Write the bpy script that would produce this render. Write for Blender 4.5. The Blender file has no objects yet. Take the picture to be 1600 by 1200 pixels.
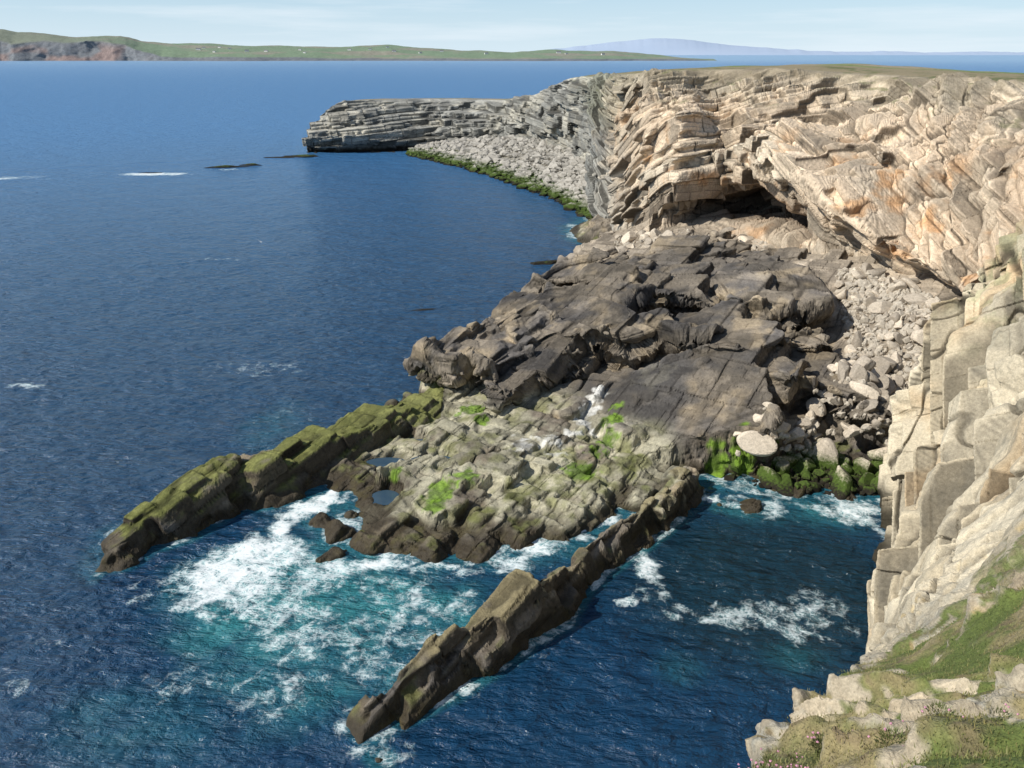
import bpy, math, random, time
import numpy as np
from mathutils import Vector
random.seed(4); RNG=np.random.default_rng(7)
T0=time.time()
scene=bpy.context.scene
coll=scene.collection
F=np.float32

# ---------------------------------------------------------------- noise
U=np.uint32
def h3(i,j,k,s):
    n=np.asarray(i).astype(np.int64).astype(U)*U(374761393)+np.asarray(j).astype(np.int64).astype(U)*U(668265263)+np.asarray(k).astype(np.int64).astype(U)*U(1103515245)+U((s*1274126177)&0xffffffff)
    n=(n^(n>>U(13)))*U(1274126177)
    n=(n^(n>>U(16)))*U(668265263)
    n=n^(n>>U(15))
    return n.astype(F)*F(1/4294967296.0)
def vnoise(P,s=0):
    P=P.astype(F); f=np.floor(P); i=f.astype(np.int32); u=P-f; u=u*u*(3-2*u)
    r=0
    for a in (0,1):
        wa=u[:,0] if a else 1-u[:,0]
        for b in (0,1):
            wb=wa*(u[:,1] if b else 1-u[:,1])
            for c in (0,1):
                wc=u[:,2] if c else 1-u[:,2]
                r=r+wb*wc*h3(i[:,0]+a,i[:,1]+b,i[:,2]+c,s)
    return r*2-1
def fbm(P,o=4,s=0,g=0.5):
    a=1.;t=0.;r=0
    for k in range(o):
        r=r+a*vnoise(P*(2.03**k)+k*17.3,s+k); t+=a; a*=g
    return r/t
def sst(a,b,x):
    t=np.clip((x-a)/(b-a),0,1); return t*t*(3-2*t)
def mixc(c,d,t):
    t=np.clip(t,0,1)[:,None]; return c*(1-t)+np.asarray(d,F)*t
def basis(w,a):
    w=np.array(w,float); w/=np.linalg.norm(w); a=np.array(a,float); a-=w*a.dot(w); a/=np.linalg.norm(a)
    b=np.cross(w,a); return np.stack([a,b,w],1).astype(F)
def blur(G,k):
    G=G.copy()
    for _ in range(k):
        G[1:-1]=(G[:-2]+2*G[1:-1]+G[2:])/4
        G[:,1:-1]=(G[:,:-2]+2*G[:,1:-1]+G[:,2:])/4
    return G
# ---------------------------------------------------------------- jointed rock: real blocks carved in a shell around a base surface
def cells(qa,qb,qw,L,B,T,s):
    w=qw/T; w=w+F(.3)*np.sin(w*F(1.3)+F(s)); lw=np.floor(w).astype(np.int32); fw=w-lw
    lo=int(lw.min()); tb=np.arange(lo,int(lw.max())+1); z0=tb*0; li=lw-lo
    tL=(L*(0.5+1.1*h3(tb,z0,z0,s+5))).astype(F); tB=(B*(0.5+1.1*h3(tb,z0,z0,s+6))).astype(F); ta=h3(tb,z0,z0,s+1)*7; t2=h3(tb,z0,z0,s+2)*7
    L2=tL[li]; B2=tB[li]
    a=qa/L2+ta[li]; a=a+F(.28)*np.sin(a*F(2.1)+qb*F(.35)/F(B)); ia=np.floor(a).astype(np.int32); fa=a-ia
    b=qb/B2+t2[li]+F(.37)*ia; b=b+F(.28)*np.sin(b*F(1.9)); ib=np.floor(b).astype(np.int32); fb=b-ib
    return fa-F(.5),fb-F(.5),fw-F(.5),L2,B2,h3(lw,ia,ib,s+3),lw
SC=((4.2,3.2,1.6),(1.6,1.25,.62),(.75,.62,.34))
def surfnet(V):
    ins=V<0; nx,ny,nz=V.shape; c0=ins[:-1,:-1,:-1]; an=np.zeros(c0.shape,bool)
    for a in (0,1):
        for b in (0,1):
            for d in (0,1):
                if a+b+d: an|=c0!=ins[a:nx-1+a,b:ny-1+b,d:nz-1+d]
    act=np.flatnonzero(an.ravel()); i,j,k=np.unravel_index(act,c0.shape); sh=c0.shape
    pos=np.zeros((len(act),3),F); cnt=np.zeros(len(act),F)
    cv={(a,b,d):V[i+a,j+b,k+d] for a in (0,1) for b in (0,1) for d in (0,1)}
    for ax in range(3):
        for p in (0,1):
            for q in (0,1):
                c=[p,q]; c.insert(ax,0); e=list(c); e[ax]=1
                v0=cv[tuple(c)]; v1=cv[tuple(e)]; m=(v0<0)!=(v1<0)
                t=np.where(m,v0/np.where(m,v0-v1,1),0)
                for z_ in range(3): pos[:,z_]+=m*(t if z_==ax else F(c[z_]))
                cnt+=m
    pos/=cnt[:,None]; pos+=np.stack([i,j,k],1)
    idm=np.full(an.size,-1,np.int32); idm[act]=np.arange(len(act))
    def cid(i,j,k): return idm[(i*sh[1]+j)*sh[2]+k]
    Q=[]
    m=ins[:-1,1:-1,1:-1]!=ins[1:,1:-1,1:-1]; i,j,k=np.nonzero(m); j=j+1;k=k+1; s_=ins[i,j,k]
    q=np.stack([cid(i,j-1,k-1),cid(i,j,k-1),cid(i,j,k),cid(i,j-1,k)],1); q[~s_]=q[~s_][:,::-1]; Q.append(q)
    m=ins[1:-1,:-1,1:-1]!=ins[1:-1,1:,1:-1]; i,j,k=np.nonzero(m); i=i+1;k=k+1; s_=ins[i,j,k]
    q=np.stack([cid(i-1,j,k-1),cid(i-1,j,k),cid(i,j,k),cid(i,j,k-1)],1); q[~s_]=q[~s_][:,::-1]; Q.append(q)
    m=ins[1:-1,1:-1,:-1]!=ins[1:-1,1:-1,1:]; i,j,k=np.nonzero(m); i=i+1;j=j+1; s_=ins[i,j,k]
    q=np.stack([cid(i-1,j-1,k),cid(i,j-1,k),cid(i,j,k),cid(i-1,j,k)],1); q[~s_]=q[~s_][:,::-1]; Q.append(q)
    return pos,np.concatenate(Q)
def relax(pos,q,it,lam=.6):
    if it==0: return pos
    a=np.concatenate([q[:,0],q[:,1],q[:,2],q[:,3]]); b=np.concatenate([q[:,1],q[:,2],q[:,3],q[:,0]]); n=len(pos)
    cnt=np.bincount(a,minlength=n)+np.bincount(b,minlength=n); cnt=np.maximum(cnt,1)
    for _ in range(it):
        new=np.empty_like(pos)
        for c in range(3):
            new[:,c]=(np.bincount(a,weights=pos[b,c],minlength=n)+np.bincount(b,weights=pos[a,c],minlength=n))/cnt
        pos=pos*(1-lam)+new*lam
    return pos.astype(F)
def bil(A,st):
    i=np.clip(np.floor(st[:,0]).astype(np.int32),0,A.shape[0]-2); j=np.clip(np.floor(st[:,1]).astype(np.int32),0,A.shape[1]-2)
    u=(st[:,0]-i); v=(st[:,1]-j)
    if A.ndim==3: u=u[:,None]; v=v[:,None]
    return A[i,j]*(1-u)*(1-v)+A[i+1,j]*u*(1-v)+A[i,j+1]*(1-u)*v+A[i+1,j+1]*u*v
def rockify(B0,N0,M,scale,seed,W2,fold,amp,nmax,dn,wt,jit=.5,band=1.6,SC=SC,lims=(1.9,.8,.36),it=3,nb=1):
    ns,nt=B0.shape[:2]; K=int(2*nmax/dn)+1; nn=(np.arange(K)*dn-nmax).astype(F)
    V=np.empty((ns,nt,K),F); Qb=((B0+W2).astype(F)@M); Qb[...,2]+=fold; Nq=(N0.astype(F)@M)
    wts=[np.broadcast_to(np.asarray(w,F),(ns,nt)) for w in wt]
    for a in range(0,ns,24):
        b=min(a+24,ns); q=Qb[a:b]; nq=Nq[a:b]; n=nn[None,None,:]
        qa=q[...,0:1]+nq[...,0:1]*n; qb=q[...,1:2]+nq[...,1:2]*n; qw=q[...,2:3]+nq[...,2:3]*n
        acc=np.zeros(qa.shape,F)
        for k,(L,B,T) in enumerate(SC):
            fa,fb,fw,L2,B2,r,_=cells(qa+F(.37*k),qb+F(.21*k),qw,L*scale,B*scale,T*scale,seed+20*k)
            off=-(fa*L2*nq[...,0:1]+fb*B2*nq[...,1:2]+fw*F(T*scale)*nq[...,2:3])
            lim=F(lims[k]*scale)
            w=wts[k][a:b][...,None]
            acc+=w*(np.clip(off,-lim,lim)+(r-F(.5))*F(jit*T*scale*1.6))
        V[a:b]=n+acc*amp[a:b][...,None]
    c=dn*band; V=np.clip(V,-c,c); V[:,:,0]=-c; V[:,:,-1]=c
    for _ in range(nb):
        V[1:-1]=(V[:-2]+2*V[1:-1]+V[2:])/4; V[:,1:-1]=(V[:,:-2]+2*V[:,1:-1]+V[:,2:])/4; V[:,:,1:-1]=(V[:,:,:-2]+2*V[:,:,1:-1]+V[:,:,2:])/4
    pos,quads=surfnet(V); del V
    pos=relax(pos,quads,it)
    st=pos[:,:2]; n=pos[:,2]*dn-nmax
    Nv=bil(N0,st); P=bil(B0,st)+Nv*n[:,None]
    Qi=bil(Qb,st)+(Nv.astype(F)@M)*(n[:,None]-F(dn*.9))
    ids=[]
    for k,(L,B,T) in enumerate(SC):
        fa,fb,fw,L2,B2,r,lw=cells(Qi[:,0]+F(.37*k),Qi[:,1]+F(.21*k),Qi[:,2],L*scale,B*scale,T*scale,seed+20*k)
        ids.append((r,np.minimum(np.minimum((.5-np.abs(fa))*L2,(.5-np.abs(fb))*B2),(.5-np.abs(fw))*T*scale),lw))
    return P.astype(F),quads,st,n,Nv,ids,Qi
def quad_normals(P,q):
    n=np.cross(P[q[:,2]]-P[q[:,0]],P[q[:,3]]-P[q[:,1]]); out=np.zeros_like(P)
    for c in range(3):
        for k in range(4): out[:,c]+=np.bincount(q[:,k],weights=n[:,c],minlength=len(P))
    return out/(np.linalg.norm(out,axis=1,keepdims=True)+1e-9)
def strata(Qi,P,T,s,wv=.5):
    """fine bedding: returns a ledge profile and a dark parting line mask"""
    w=Qi[:,2]/T+wv*fbm(P*.3,2,s)+.12*fbm(P*3.,2,s+3); k=np.floor(w); f=w-k; r=h3(k,k*0,k*0,s+5)
    return (r-.5)+.3*f, sst(.12,.02,np.minimum(f,1-f))*sst(.25,.6,r), r

# ---------------------------------------------------------------- mesh helpers
def grid_normals(G):
    du=np.gradient(G,axis=0); dv=np.gradient(G,axis=1)
    n=np.cross(du,dv); n/=np.linalg.norm(n,axis=2,keepdims=True)+1e-9
    return n
def grid_mesh(name,G,mat,cols=None,attrs=None,smooth=True,flip=False):
    n,m=G.shape[:2]
    V=G.reshape(-1,3).astype(F)
    idx=np.arange(n*m).reshape(n,m)
    q=np.stack([idx[:-1,:-1],idx[1:,:-1],idx[1:,1:],idx[:-1,1:]],-1).reshape(-1,4)
    if flip: q=q[:,::-1]
    return raw_mesh(name,V,q,mat,cols,attrs,smooth)
def add_attrs(me,cols=None,attrs=None):
    if cols is not None:
        a=me.attributes.new("col","FLOAT_COLOR","POINT")
        c=np.ones((len(me.vertices),4),F); c[:,:3]=cols; a.data.foreach_set("color",c.ravel())
    if attrs:
        for kx,vx in attrs.items():
            a=me.attributes.new(kx,"FLOAT","POINT"); a.data.foreach_set("value",vx.astype(F))
def raw_mesh(name,V,q,mat,cols=None,attrs=None,smooth=False):
    me=bpy.data.meshes.new(name); k=q.shape[1]
    me.vertices.add(len(V)); me.vertices.foreach_set("co",V.astype(F).ravel())
    me.loops.add(q.size); me.loops.foreach_set("vertex_index",q.astype(np.int32).ravel())
    me.polygons.add(len(q)); me.polygons.foreach_set("loop_start",np.arange(0,q.size,k,dtype=np.int32))
    me.polygons.foreach_set("loop_total",np.full(len(q),k,np.int32))
    me.polygons.foreach_set("use_smooth",np.full(len(q),smooth))
    me.update(calc_edges=True)
    add_attrs(me,cols,attrs)
    if mat: me.materials.append(mat)
    ob=bpy.data.objects.new(name,me); coll.objects.link(ob)
    return ob
def vnormals(me):
    a=np.empty(len(me.vertices)*3,F); me.vertices.foreach_get("normal",a); return a.reshape(-1,3)
def tag(ob,label,category=None,kind=None,group=None):
    ob["label"]=label
    if category: ob["category"]=category
    if kind: ob["kind"]=kind
    if group: ob["group"]=group

# ---------------------------------------------------------------- materials
def newmat(name):
    m=bpy.data.materials.new(name); m.use_nodes=True; nt=m.node_tree
    return m,nt,nt.nodes["Principled BSDF"]
def rock_material(name,scale=1.0,bump=0.6,flat=None,rough=0.9):
    m,nt,b=newmat(name); N=nt.nodes; L=nt.links
    tc=N.new("ShaderNodeNewGeometry")
    mp=N.new("ShaderNodeVectorMath"); mp.operation='SCALE'; mp.inputs[3].default_value=scale
    L.new(tc.outputs["Position"],mp.inputs[0])
    n1=N.new("ShaderNodeTexNoise"); n1.inputs["Scale"].default_value=3.2; n1.inputs["Detail"].default_value=6; n1.inputs["Roughness"].default_value=.68
    n2=N.new("ShaderNodeTexNoise"); n2.inputs["Scale"].default_value=14; n2.inputs["Detail"].default_value=3; n2.inputs["Roughness"].default_value=.7
    L.new(mp.outputs[0],n1.inputs["Vector"]); L.new(mp.outputs[0],n2.inputs["Vector"])
    r=N.new("ShaderNodeMapRange"); r.inputs[1].default_value=.3; r.inputs[2].default_value=.7; r.inputs[3].default_value=.74; r.inputs[4].default_value=1.26
    L.new(n1.outputs["Fac"],r.inputs[0])
    r2=N.new("ShaderNodeMapRange"); r2.inputs[1].default_value=.3; r2.inputs[2].default_value=.7; r2.inputs[3].default_value=.76; r2.inputs[4].default_value=1.25
    L.new(n2.outputs["Fac"],r2.inputs[0])
    mu=N.new("ShaderNodeMath"); mu.operation='MULTIPLY'; L.new(r.outputs[0],mu.inputs[0]); L.new(r2.outputs[0],mu.inputs[1])
    sc=N.new("ShaderNodeVectorMath"); sc.operation='SCALE'; L.new(mu.outputs[0],sc.inputs[3])
    if flat is None:
        at=N.new("ShaderNodeAttribute"); at.attribute_name="col"; L.new(at.outputs["Color"],sc.inputs[0])
        wt=N.new("ShaderNodeAttribute"); wt.attribute_name="wet"
        rr=N.new("ShaderNodeMapRange"); rr.inputs[3].default_value=rough; rr.inputs[4].default_value=.42; L.new(wt.outputs["Fac"],rr.inputs[0]); L.new(rr.outputs[0],b.inputs["Roughness"])
    else:
        oi=N.new("ShaderNodeObjectInfo")
        cr=N.new("ShaderNodeValToRGB"); cr.color_ramp.elements[0].color=(*flat[0],1); cr.color_ramp.elements[1].color=(*flat[1],1)
        L.new(oi.outputs["Random"],cr.inputs[0])
        sx=N.new("ShaderNodeSeparateXYZ"); L.new(tc.outputs["Position"],sx.inputs[0])
        ad=N.new("ShaderNodeMath"); ad.operation='MULTIPLY_ADD'; ad.inputs[1].default_value=1.6; L.new(n1.outputs["Fac"],ad.inputs[0]); L.new(sx.outputs[2],ad.inputs[2])
        def mr(a,c):
            q=N.new("ShaderNodeMapRange"); q.inputs[1].default_value=a; q.inputs[2].default_value=c; L.new(ad.outputs[0],q.inputs[0]); return q
        m1=N.new("ShaderNodeMix"); m1.data_type='RGBA'; m1.inputs[6].default_value=(.06,.095,.016,1); L.new(mr(1.8,2.6).outputs[0],m1.inputs[0]); L.new(cr.outputs[0],m1.inputs[7])
        m2=N.new("ShaderNodeMix"); m2.data_type='RGBA'; m2.inputs[6].default_value=(.022,.018,.012,1); L.new(mr(1.1,1.5).outputs[0],m2.inputs[0]); L.new(m1.outputs[2],m2.inputs[7])
        L.new(m2.outputs[2],sc.inputs[0]); b.inputs["Roughness"].default_value=rough
    L.new(sc.outputs[0],b.inputs["Base Color"])
    bp=N.new("ShaderNodeBump"); bp.inputs["Strength"].default_value=bump; bp.inputs["Distance"].default_value=.14/scale
    ah=N.new("ShaderNodeMath"); ah.operation='MULTIPLY_ADD'; ah.inputs[1].default_value=.35; L.new(n2.outputs["Fac"],ah.inputs[0]); L.new(n1.outputs["Fac"],ah.inputs[2])
    L.new(ah.outputs[0],bp.inputs["Height"]); L.new(bp.outputs[0],b.inputs["Normal"])
    b.inputs["Specular IOR Level"].default_value=.25
    return m
M_cliff=rock_material("cliff_rock",1.0,.7)
M_near=rock_material("near_rock",2.2,.9)
M_shore=rock_material("shore_rock",1.4,.9)
M_boulder=rock_material("boulder_rock",1.6,.5,flat=((.30,.26,.21),(.66,.57,.45)))
M_skerry=rock_material("skerry_rock",.6,.6,flat=((.03,.027,.02),(.04,.034,.024)))

# ---------------------------------------------------------------- shore height model (metres, world)
SH=np.array([float(x) for x in """17.6 109.9 7 21.4 102.8 8.5 26 101.6 8.5 31.3 100.1 8.5 32.7 89.9 9 33.1 78.1 9.5 36.4 73.8 9 37.9 67 9 15.6 145 3 39.6 62.1 9
34.2 68 7 29.4 62.1 4.5 26.3 60 2.5 25.5 57.2 1 23 52.8 0 19.2 52.8 0 27.9 51.9 0 30.3 56.8 1.2 32.8 60.7 2.8 35.4 64.2 6
15.4 95.3 7.5 22.4 92.4 8.2 28.3 87.2 8.7 22.4 78.6 8.5 16.7 81.7 8 12.4 84.3 8 7 85.9 6.5 3.4 81.4 6 9.4 75.8 7 27.1 77.5 8.9 28.5 74.5 3.2 24.8 73.2 2.4 21.5 72 3.4 29.5 68 5.4 32.7 71.9 7.4 29.5 65.5 4.8
11.4 67.1 3.2 7.7 69.4 4.2 4.6 67.7 3.0 5.6 64.3 2.2 0 66.9 4.0 0 64.4 1.9 -4.7 66.7 1.8 -6.5 69.4 4.5 -4.2 71.6 5.4 0 80.3 6.0 5.2 90.9 6.0 9.6 114 4.5 14.8 138 3
8.7 63.7 5 15.8 62 6.8 23.9 64.4 6.8 21.6 59.5 5 7.5 56.7 1.8 9.6 53 1 12.7 54.2 .6 19.8 57.7 3 17.9 59.4 5.6 12.9 59.4 4.5 15 56 1.6 19.8 57.3 1.5 16.2 54.5 .2
-10.1 56.8 1.2 -8.9 63.3 1 -3.3 62.9 1.8 -8 66.4 1.5 0 62 2.2 5.3 60.3 2.4 9.3 59.3 3.4 2.5 55.6 1.8 -.9 51.5 1.8 -4.4 48.4 1.5 -7.1 47.9 .8 -11.6 53.4 .9 -13.6 55.2 1.1 -9.9 48.7 .4 1.3 46.1 .4 4.4 47.5 .5 7.3 49.8 .4 9.3 51 .8
-12.9 51.6 -.2 -12.9 50 -.5 -9.5 46.2 -.4 -4.2 44.9 -.4 0 44.6 -.4 2.9 47.2 -.3 7.3 49.7 -.3 13.6 53.3 -.8
17.5 45.8 -3 20.6 42.4 -3 13.6 48.2 -2 22.6 39.3 -3 25.8 47.4 -1.5 -3.9 39.3 -2 -14.6 43.7 -1.5 -19 37.7 -4 0 32.9 -4 10.3 32.9 -4 -12.1 88.8 -4 -20.7 126.1 -5 -6.6 134.2 -5 2.3 144.1 -4 10 157.1 -2 -14.1 106.1 -4 -21.4 82.8 -4 -41.8 67.1 -4 -28.1 40.5 -4 35.8 54.6 5
-8.7 71.5 -3 -7 74.5 -3.5 -3.4 83.5 -4 1.6 94 -4 6 113 -4 10.5 133 -3 -10 69 -2.5 -35 55 -4 -16 65 -3.5 -30 75 -4 20 30 -5 -35 30 -5""".split()]).reshape(-1,3)
def rbf_fit(A):
    n=len(A); D=np.sqrt(((A[:,None,:2]-A[None,:,:2])**2).sum(2)+.04); 
    Pm=np.c_[np.ones(n),A[:,:2]]
    K=np.zeros((n+3,n+3)); K[:n,:n]=D-np.eye(n)*0.1; K[:n,n:]=Pm; K[n:,:n]=Pm.T
    return np.linalg.solve(K,np.r_[A[:,2],0,0,0])
RW=rbf_fit(SH)
def base_h(x,y):
    r=RW[-3]+RW[-2]*x+RW[-1]*y
    for i in range(len(SH)): r=r+RW[i]*np.sqrt((x-SH[i,0])**2+(y-SH[i,1])**2+.04)
    return r
R1=np.array([(-25.0,43.4,1.2,.5),(-24.7,45.6,1.9,.65),(-22.8,47.1,2.6,.75),(-20.8,51.0,3.1,.9),(-19.5,51.7,2.4,.9),(-18.2,51.9,2.9,1.0),(-14.8,56.3,2.6,1.4),(-8.7,62.1,2.5,1.6),(-5.7,66.2,2.2,1.4)])
R2=np.array([(-6.8,29.6,1.3,.45),(-5.6,30.9,1.9,.5),(-3.6,32.5,2.4,.55),(-1.3,34.8,2.7,.55),(0,36.6,3.1,.6),(2.1,38.0,2.9,.55),(3.5,40.4,2.0,.4),(6.1,43.6,2.1,.45),(8.5,46.1,2.2,.5),(11.4,49.5,2.3,.6),(13,52.5,1.7,.8)])
def ridge(x,y,R,kl,kr):
    best=np.full(x.shape,-9.)
    for a,b in zip(R[:-1],R[1:]):
        d=b[:2]-a[:2]; L2=d@d; t=np.clip(((x-a[0])*d[0]+(y-a[1])*d[1])/L2,0,1)
        px=x-(a[0]+t*d[0]); py=y-(a[1]+t*d[1]); dist=np.hypot(px,py)
        side=(d[0]*py-d[1]*px)
        zt=a[2]+t*(b[2]-a[2]); w=a[3]+t*(b[3]-a[3])
        k=np.where(side>0,kl,kr)
        h=zt-np.maximum(dist-w,0)*k-0.2*(dist/w).clip(0,1)**2
        best=np.maximum(best,h)
    return best
K1=(1.0,2.1); K2=(2.8,2.8)
BUMPS=[(-12.0,46.6,.55,1.6),(-13.4,47.6,.4,1.1),(-11.4,43.6,.35,1.4),(17,49.9,.45,1.5),(15.3,50.4,.2,.9),(24.5,51.4,.4,1.2),(21,52,.3,1.0),(-9.6,68.8,1.0,1.5),(-11.5,67.5,.5,1.3),(-11.3,49.2,.5,1.0),(-8,44.9,.7,1.9),(-5.4,44.4,.9,2.0),(-2.2,44.9,.9,2.2),(-6.0,27.9,.15,.7),(1.5,45.0,.3,1.),(-9.5,46.6,.7,1.5)]
POOLS=[(-9.7,55.0,.75,1.3,.8),(-6.1,55.1,1.05,1.3,.55),(-9.2,50.6,.35,.8,.8),(-8.0,58.6,.9,1.,.5),(-4.0,53.0,1.15,.8,.4),(-1.5,54.2,1.3,.7,.35)]
SL=[(13.8,59.6,6.4,4.4,.12,4.7,.27,.42),
    (21,84.5,7.5,5.5,.1,9.2,.04,.03),(25.5,78.6,4.8,2.6,.12,9.7,.02,.08),(15.5,80,4.5,3,-.2,9.3,.1,.12),(9.5,77,3.8,2.8,.5,8.6,.1,.18),(5,77,3.4,3.,.9,7.6,.22,.1),
    (-3.4,70.2,3.2,2.1,.75,6.4,.05,.14),(-.2,68.9,2.6,2.0,.5,6.5,.1,.16),(2.6,71.6,2.6,2.0,.6,7.4,.12,.1),(1.5,66.8,1.9,1.3,.6,4.8,.2,.1),(7.2,72,3.2,2.5,.3,8.0,.1,.2),(4.8,69.4,2.2,1.6,.3,6.0,.1,.2),
    (12.3,70.8,3.4,2.0,.2,7.8,.12,.16),(17.4,70.5,3.8,2.0,-.1,8.0,.1,.14),(21,68,3.8,1.9,.1,7.0,.1,.1)]
_r=random.Random(12)
def bh(cx,cy): return float(base_h(np.array([cx]),np.array([cy]))[0])
for i in range(36):
    cx=_r.uniform(-6,29); cy=_r.uniform(65,104) if _r.random()<.8 else _r.uniform(56,66)
    b_=bh(cx,cy)
    if b_<2.6 or ((cx-14)/8)**2+((cy-60)/5)**2<1 or ((cx-26)/6)**2+((cy-73.5)/3)**2<1 or ((cx-20)/8)**2+((cy-83)/5.5)**2<1: continue
    SL.append((cx,cy,_r.uniform(2.2,4.2),_r.uniform(1.6,2.8),_r.choice([.75,.75,2.3])+_r.gauss(0,.2),b_+_r.uniform(.3,1.6),.2+_r.gauss(0,.08),.12+_r.gauss(0,.08)))
for i in range(90):
    cx=_r.uniform(-13,13); cy=_r.uniform(45,66); b_=bh(cx,cy)
    if b_<.1 or b_>2.8: continue
    if any(((cx-p[0])/(p[3]+1.4))**2+((cy-p[1])/(p[4]+1.2))**2<1 for p in POOLS): continue
    SL.append((cx,cy,_r.uniform(1.4,3.8),_r.uniform(.8,1.9),.86+_r.gauss(0,.14),b_+_r.uniform(.05,.4),_r.gauss(.03,.04),_r.gauss(.0,.04)))
def shore_h(x,y,both=False):
    sh=x.shape; x=x.ravel().astype(F); y=y.ravel().astype(F)
    P=np.stack([x,y,0*x],1)
    wx=x+.9*fbm(P*.35,3,900); wy=y+.9*fbm(P*.35,3,910)
    h=base_h(wx,wy); hb=h.copy()
    sx_=x+.25*fbm(P*.5,3,930); sy_=y+.25*fbm(P*.5,3,940)
    for cx,cy,hl,hw,an,zt,gx,gy in SL:
        R_=hl+hw+2
        m=(np.abs(x-cx)<R_)&(np.abs(y-cy)<R_)
        if not m.any(): continue
        dx=sx_[m]-cx; dy=sy_[m]-cy; c,s=math.cos(an),math.sin(an)
        u=dx*c+dy*s; v=-dx*s+dy*c
        o=np.maximum(np.maximum(np.abs(u)-hl,np.abs(v)-hw),np.maximum((np.abs(u)+np.abs(v)*.8-hl-.5*hw)*.75,-9))
        pl=zt+gx*dx+gy*dy-np.maximum(o,0)*3.0
        h[m]=np.maximum(h[m],pl)
    hs=h-hb
    wob=.5*fbm(P*.6,3,920)
    h=np.maximum(h,ridge(x+.5*wob,y-.5*wob,R1,*K1)+wob*.3)
    h=np.maximum(h,ridge(x+.4*wob,y-.4*wob,R2,*K2)+wob*.35)
    for bx,by,bz,br in BUMPS:
        h=np.maximum(h,bz-(np.hypot(wx-bx,(wy-by))/br)**2*(bz+.6))
    for bx,by,bz,rx,ry in POOLS:
        q=np.sqrt(((x-bx)/rx)**2+((y-by)/ry)**2)+.7*wob
        h=np.where(q<1.9,np.minimum(h,bz-.35+.55*np.maximum(q-.7,0)),h)
    if both: return h.reshape(sh),hs.reshape(sh)
    return h.reshape(sh)

# ---------------------------------------------------------------- SHORE mesh
def warp2(B0,sc,amp,s):
    P=B0.reshape(-1,3)*sc; return (np.stack([fbm(P,2,s),fbm(P,2,s+10),fbm(P,2,s+20)],1)*amp).reshape(B0.shape).astype(F)
xs=np.arange(-28.5,42,.11); ys=np.r_[np.arange(26.5,75,.11),np.arange(75,112,.16),np.arange(112,156,.4)]
X,Y=np.meshgrid(xs,ys,indexing='ij')
H,HS=shore_h(X,Y,True); H=np.clip(H,-3,11)
lean=np.clip(HS,0,2.2)*1.15*sst(2.5,4,H)*(1-.8*sst(1.2,.9,np.hypot((X-13.8)/7.0,(Y-59.6)/4.9)))
hol=sst(1.25,.6,np.hypot((X-25.5)/6.5,(Y-76)/3.6))*sst(4.5,8.3,H)*3.8
G=blur(np.stack([X-.3*lean,Y-.95*lean-hol,H],2).astype(F),2)
N=grid_normals(blur(G,9)); N[N[...,2]<-.3]*=-1; N=N.astype(F)
P=G.reshape(-1,3); x,y,z=P.T
Mb=basis((-.30,-.16,.94),(.66,.75,0))
fold=(1.0*fbm(P*np.array([.07,.07,.1],F),2,333)).reshape(H.shape)
mass_=sst(2.2,3.6,z); bs_=sst(1.15,.8,np.hypot((x-13.8)/7.0,(y-59.6)/4.9)); dm_=sst(1.15,.8,np.hypot((x-21)/8.5,(y-84)/7))
scr_=sst(27,29.5,x+ (z-4)*.2)*sst(55,58,y)*sst(80,77,y)
rd_=np.maximum(ridge(x,y,R1,*K1),ridge(x,y,R2,*K2)).clip(0,1)*(x<12)*(y<66)
mass_=mass_*(1-rd_)
rs=lambda a:a.reshape(H.shape).astype(F)
wt=(rs((.56*mass_*(1-.85*bs_)*(1-.35*dm_)+.24*rd_)*(1-.9*scr_)),rs((.33*mass_*(1-.6*bs_)+(1-mass_)*(.38+.08*rd_))*(1-.8*scr_)),rs(.12*mass_*(1-.3*bs_)+(1-mass_)*(.34-.1*rd_)))
amp=rs(.4+.6*(z>-.8))
P3,quads,st,nv,Nv,ids,Qi=rockify(G,N,Mb,1.28,101,warp2(G,.09,.3,40),fold,amp,1.9,.105,wt,jit=.55,it=1)
print("shore",len(P3),time.time()-T0)
k_=P3[:,2]>-1.6; q=quads[k_[quads].any(1)]; used=np.zeros(len(P3),bool); used[q.ravel()]=True; rm_=np.cumsum(used)-1
P3=P3[used]; q=rm_[q]; Qi=Qi[used]; ids=[(a[used],b[used],c[used]) for a,b,c in ids]
sp,sl,sr=strata(Qi,P3,.42,71,.3)
e1,e2=ids[0][1],ids[1][1]
N3=quad_normals(P3,q)
P3=(P3+N3*(.09*sp*sst(.98,.7,np.abs(N3@Mb[:,2]))-.10*sst(.10,0,e1)-.05*sst(.06,0,e2)+.045*fbm(P3*3.2,3,78))[:,None]).astype(F)
shore=raw_mesh("rocky_shore_ground",P3,q,M_shore,smooth=False); N3=vnormals(shore.data)
x,y,zz=P3.T; (r1,e1,l1),(r2,e2,l2),(r3,e3,l3)=ids
mass=sst(2.2,3.6,zz); bigslab=sst(1.15,.8,np.hypot((x-13.8)/7.0,(y-59.6)/4.9)); dome=sst(1.15,.8,np.hypot((x-21)/8.5,(y-84)/7))
rd=ridge(x,y,R1,*K1); rd2=ridge(x,y,R2,*K2)
crack=np.maximum(sst(.12,0,e1),.6*sst(.06,0,e2))
n1=fbm(P3*.35,4,500); n2=fbm(P3*1.6,4,510); n3=fbm(P3*.12,3,520); n4=fbm(P3*4.,3,525)
C=np.tile(np.array([.21,.178,.138],F),(len(P3),1))
C=mixc(C,(.115,.105,.096),sst(-.1,.35,n1))
C=mixc(C,(.33,.265,.18),sst(.05,.4,fbm(P3*.5,3,530))*.85)
C=mixc(C,(.44,.37,.285),(sst(90,98,y+8*n1)*.8+sst(28.5,33,x+5*n1)*sst(60,66,y)*.8+sst(.2,.45,n3)*.25)*mass)
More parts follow.
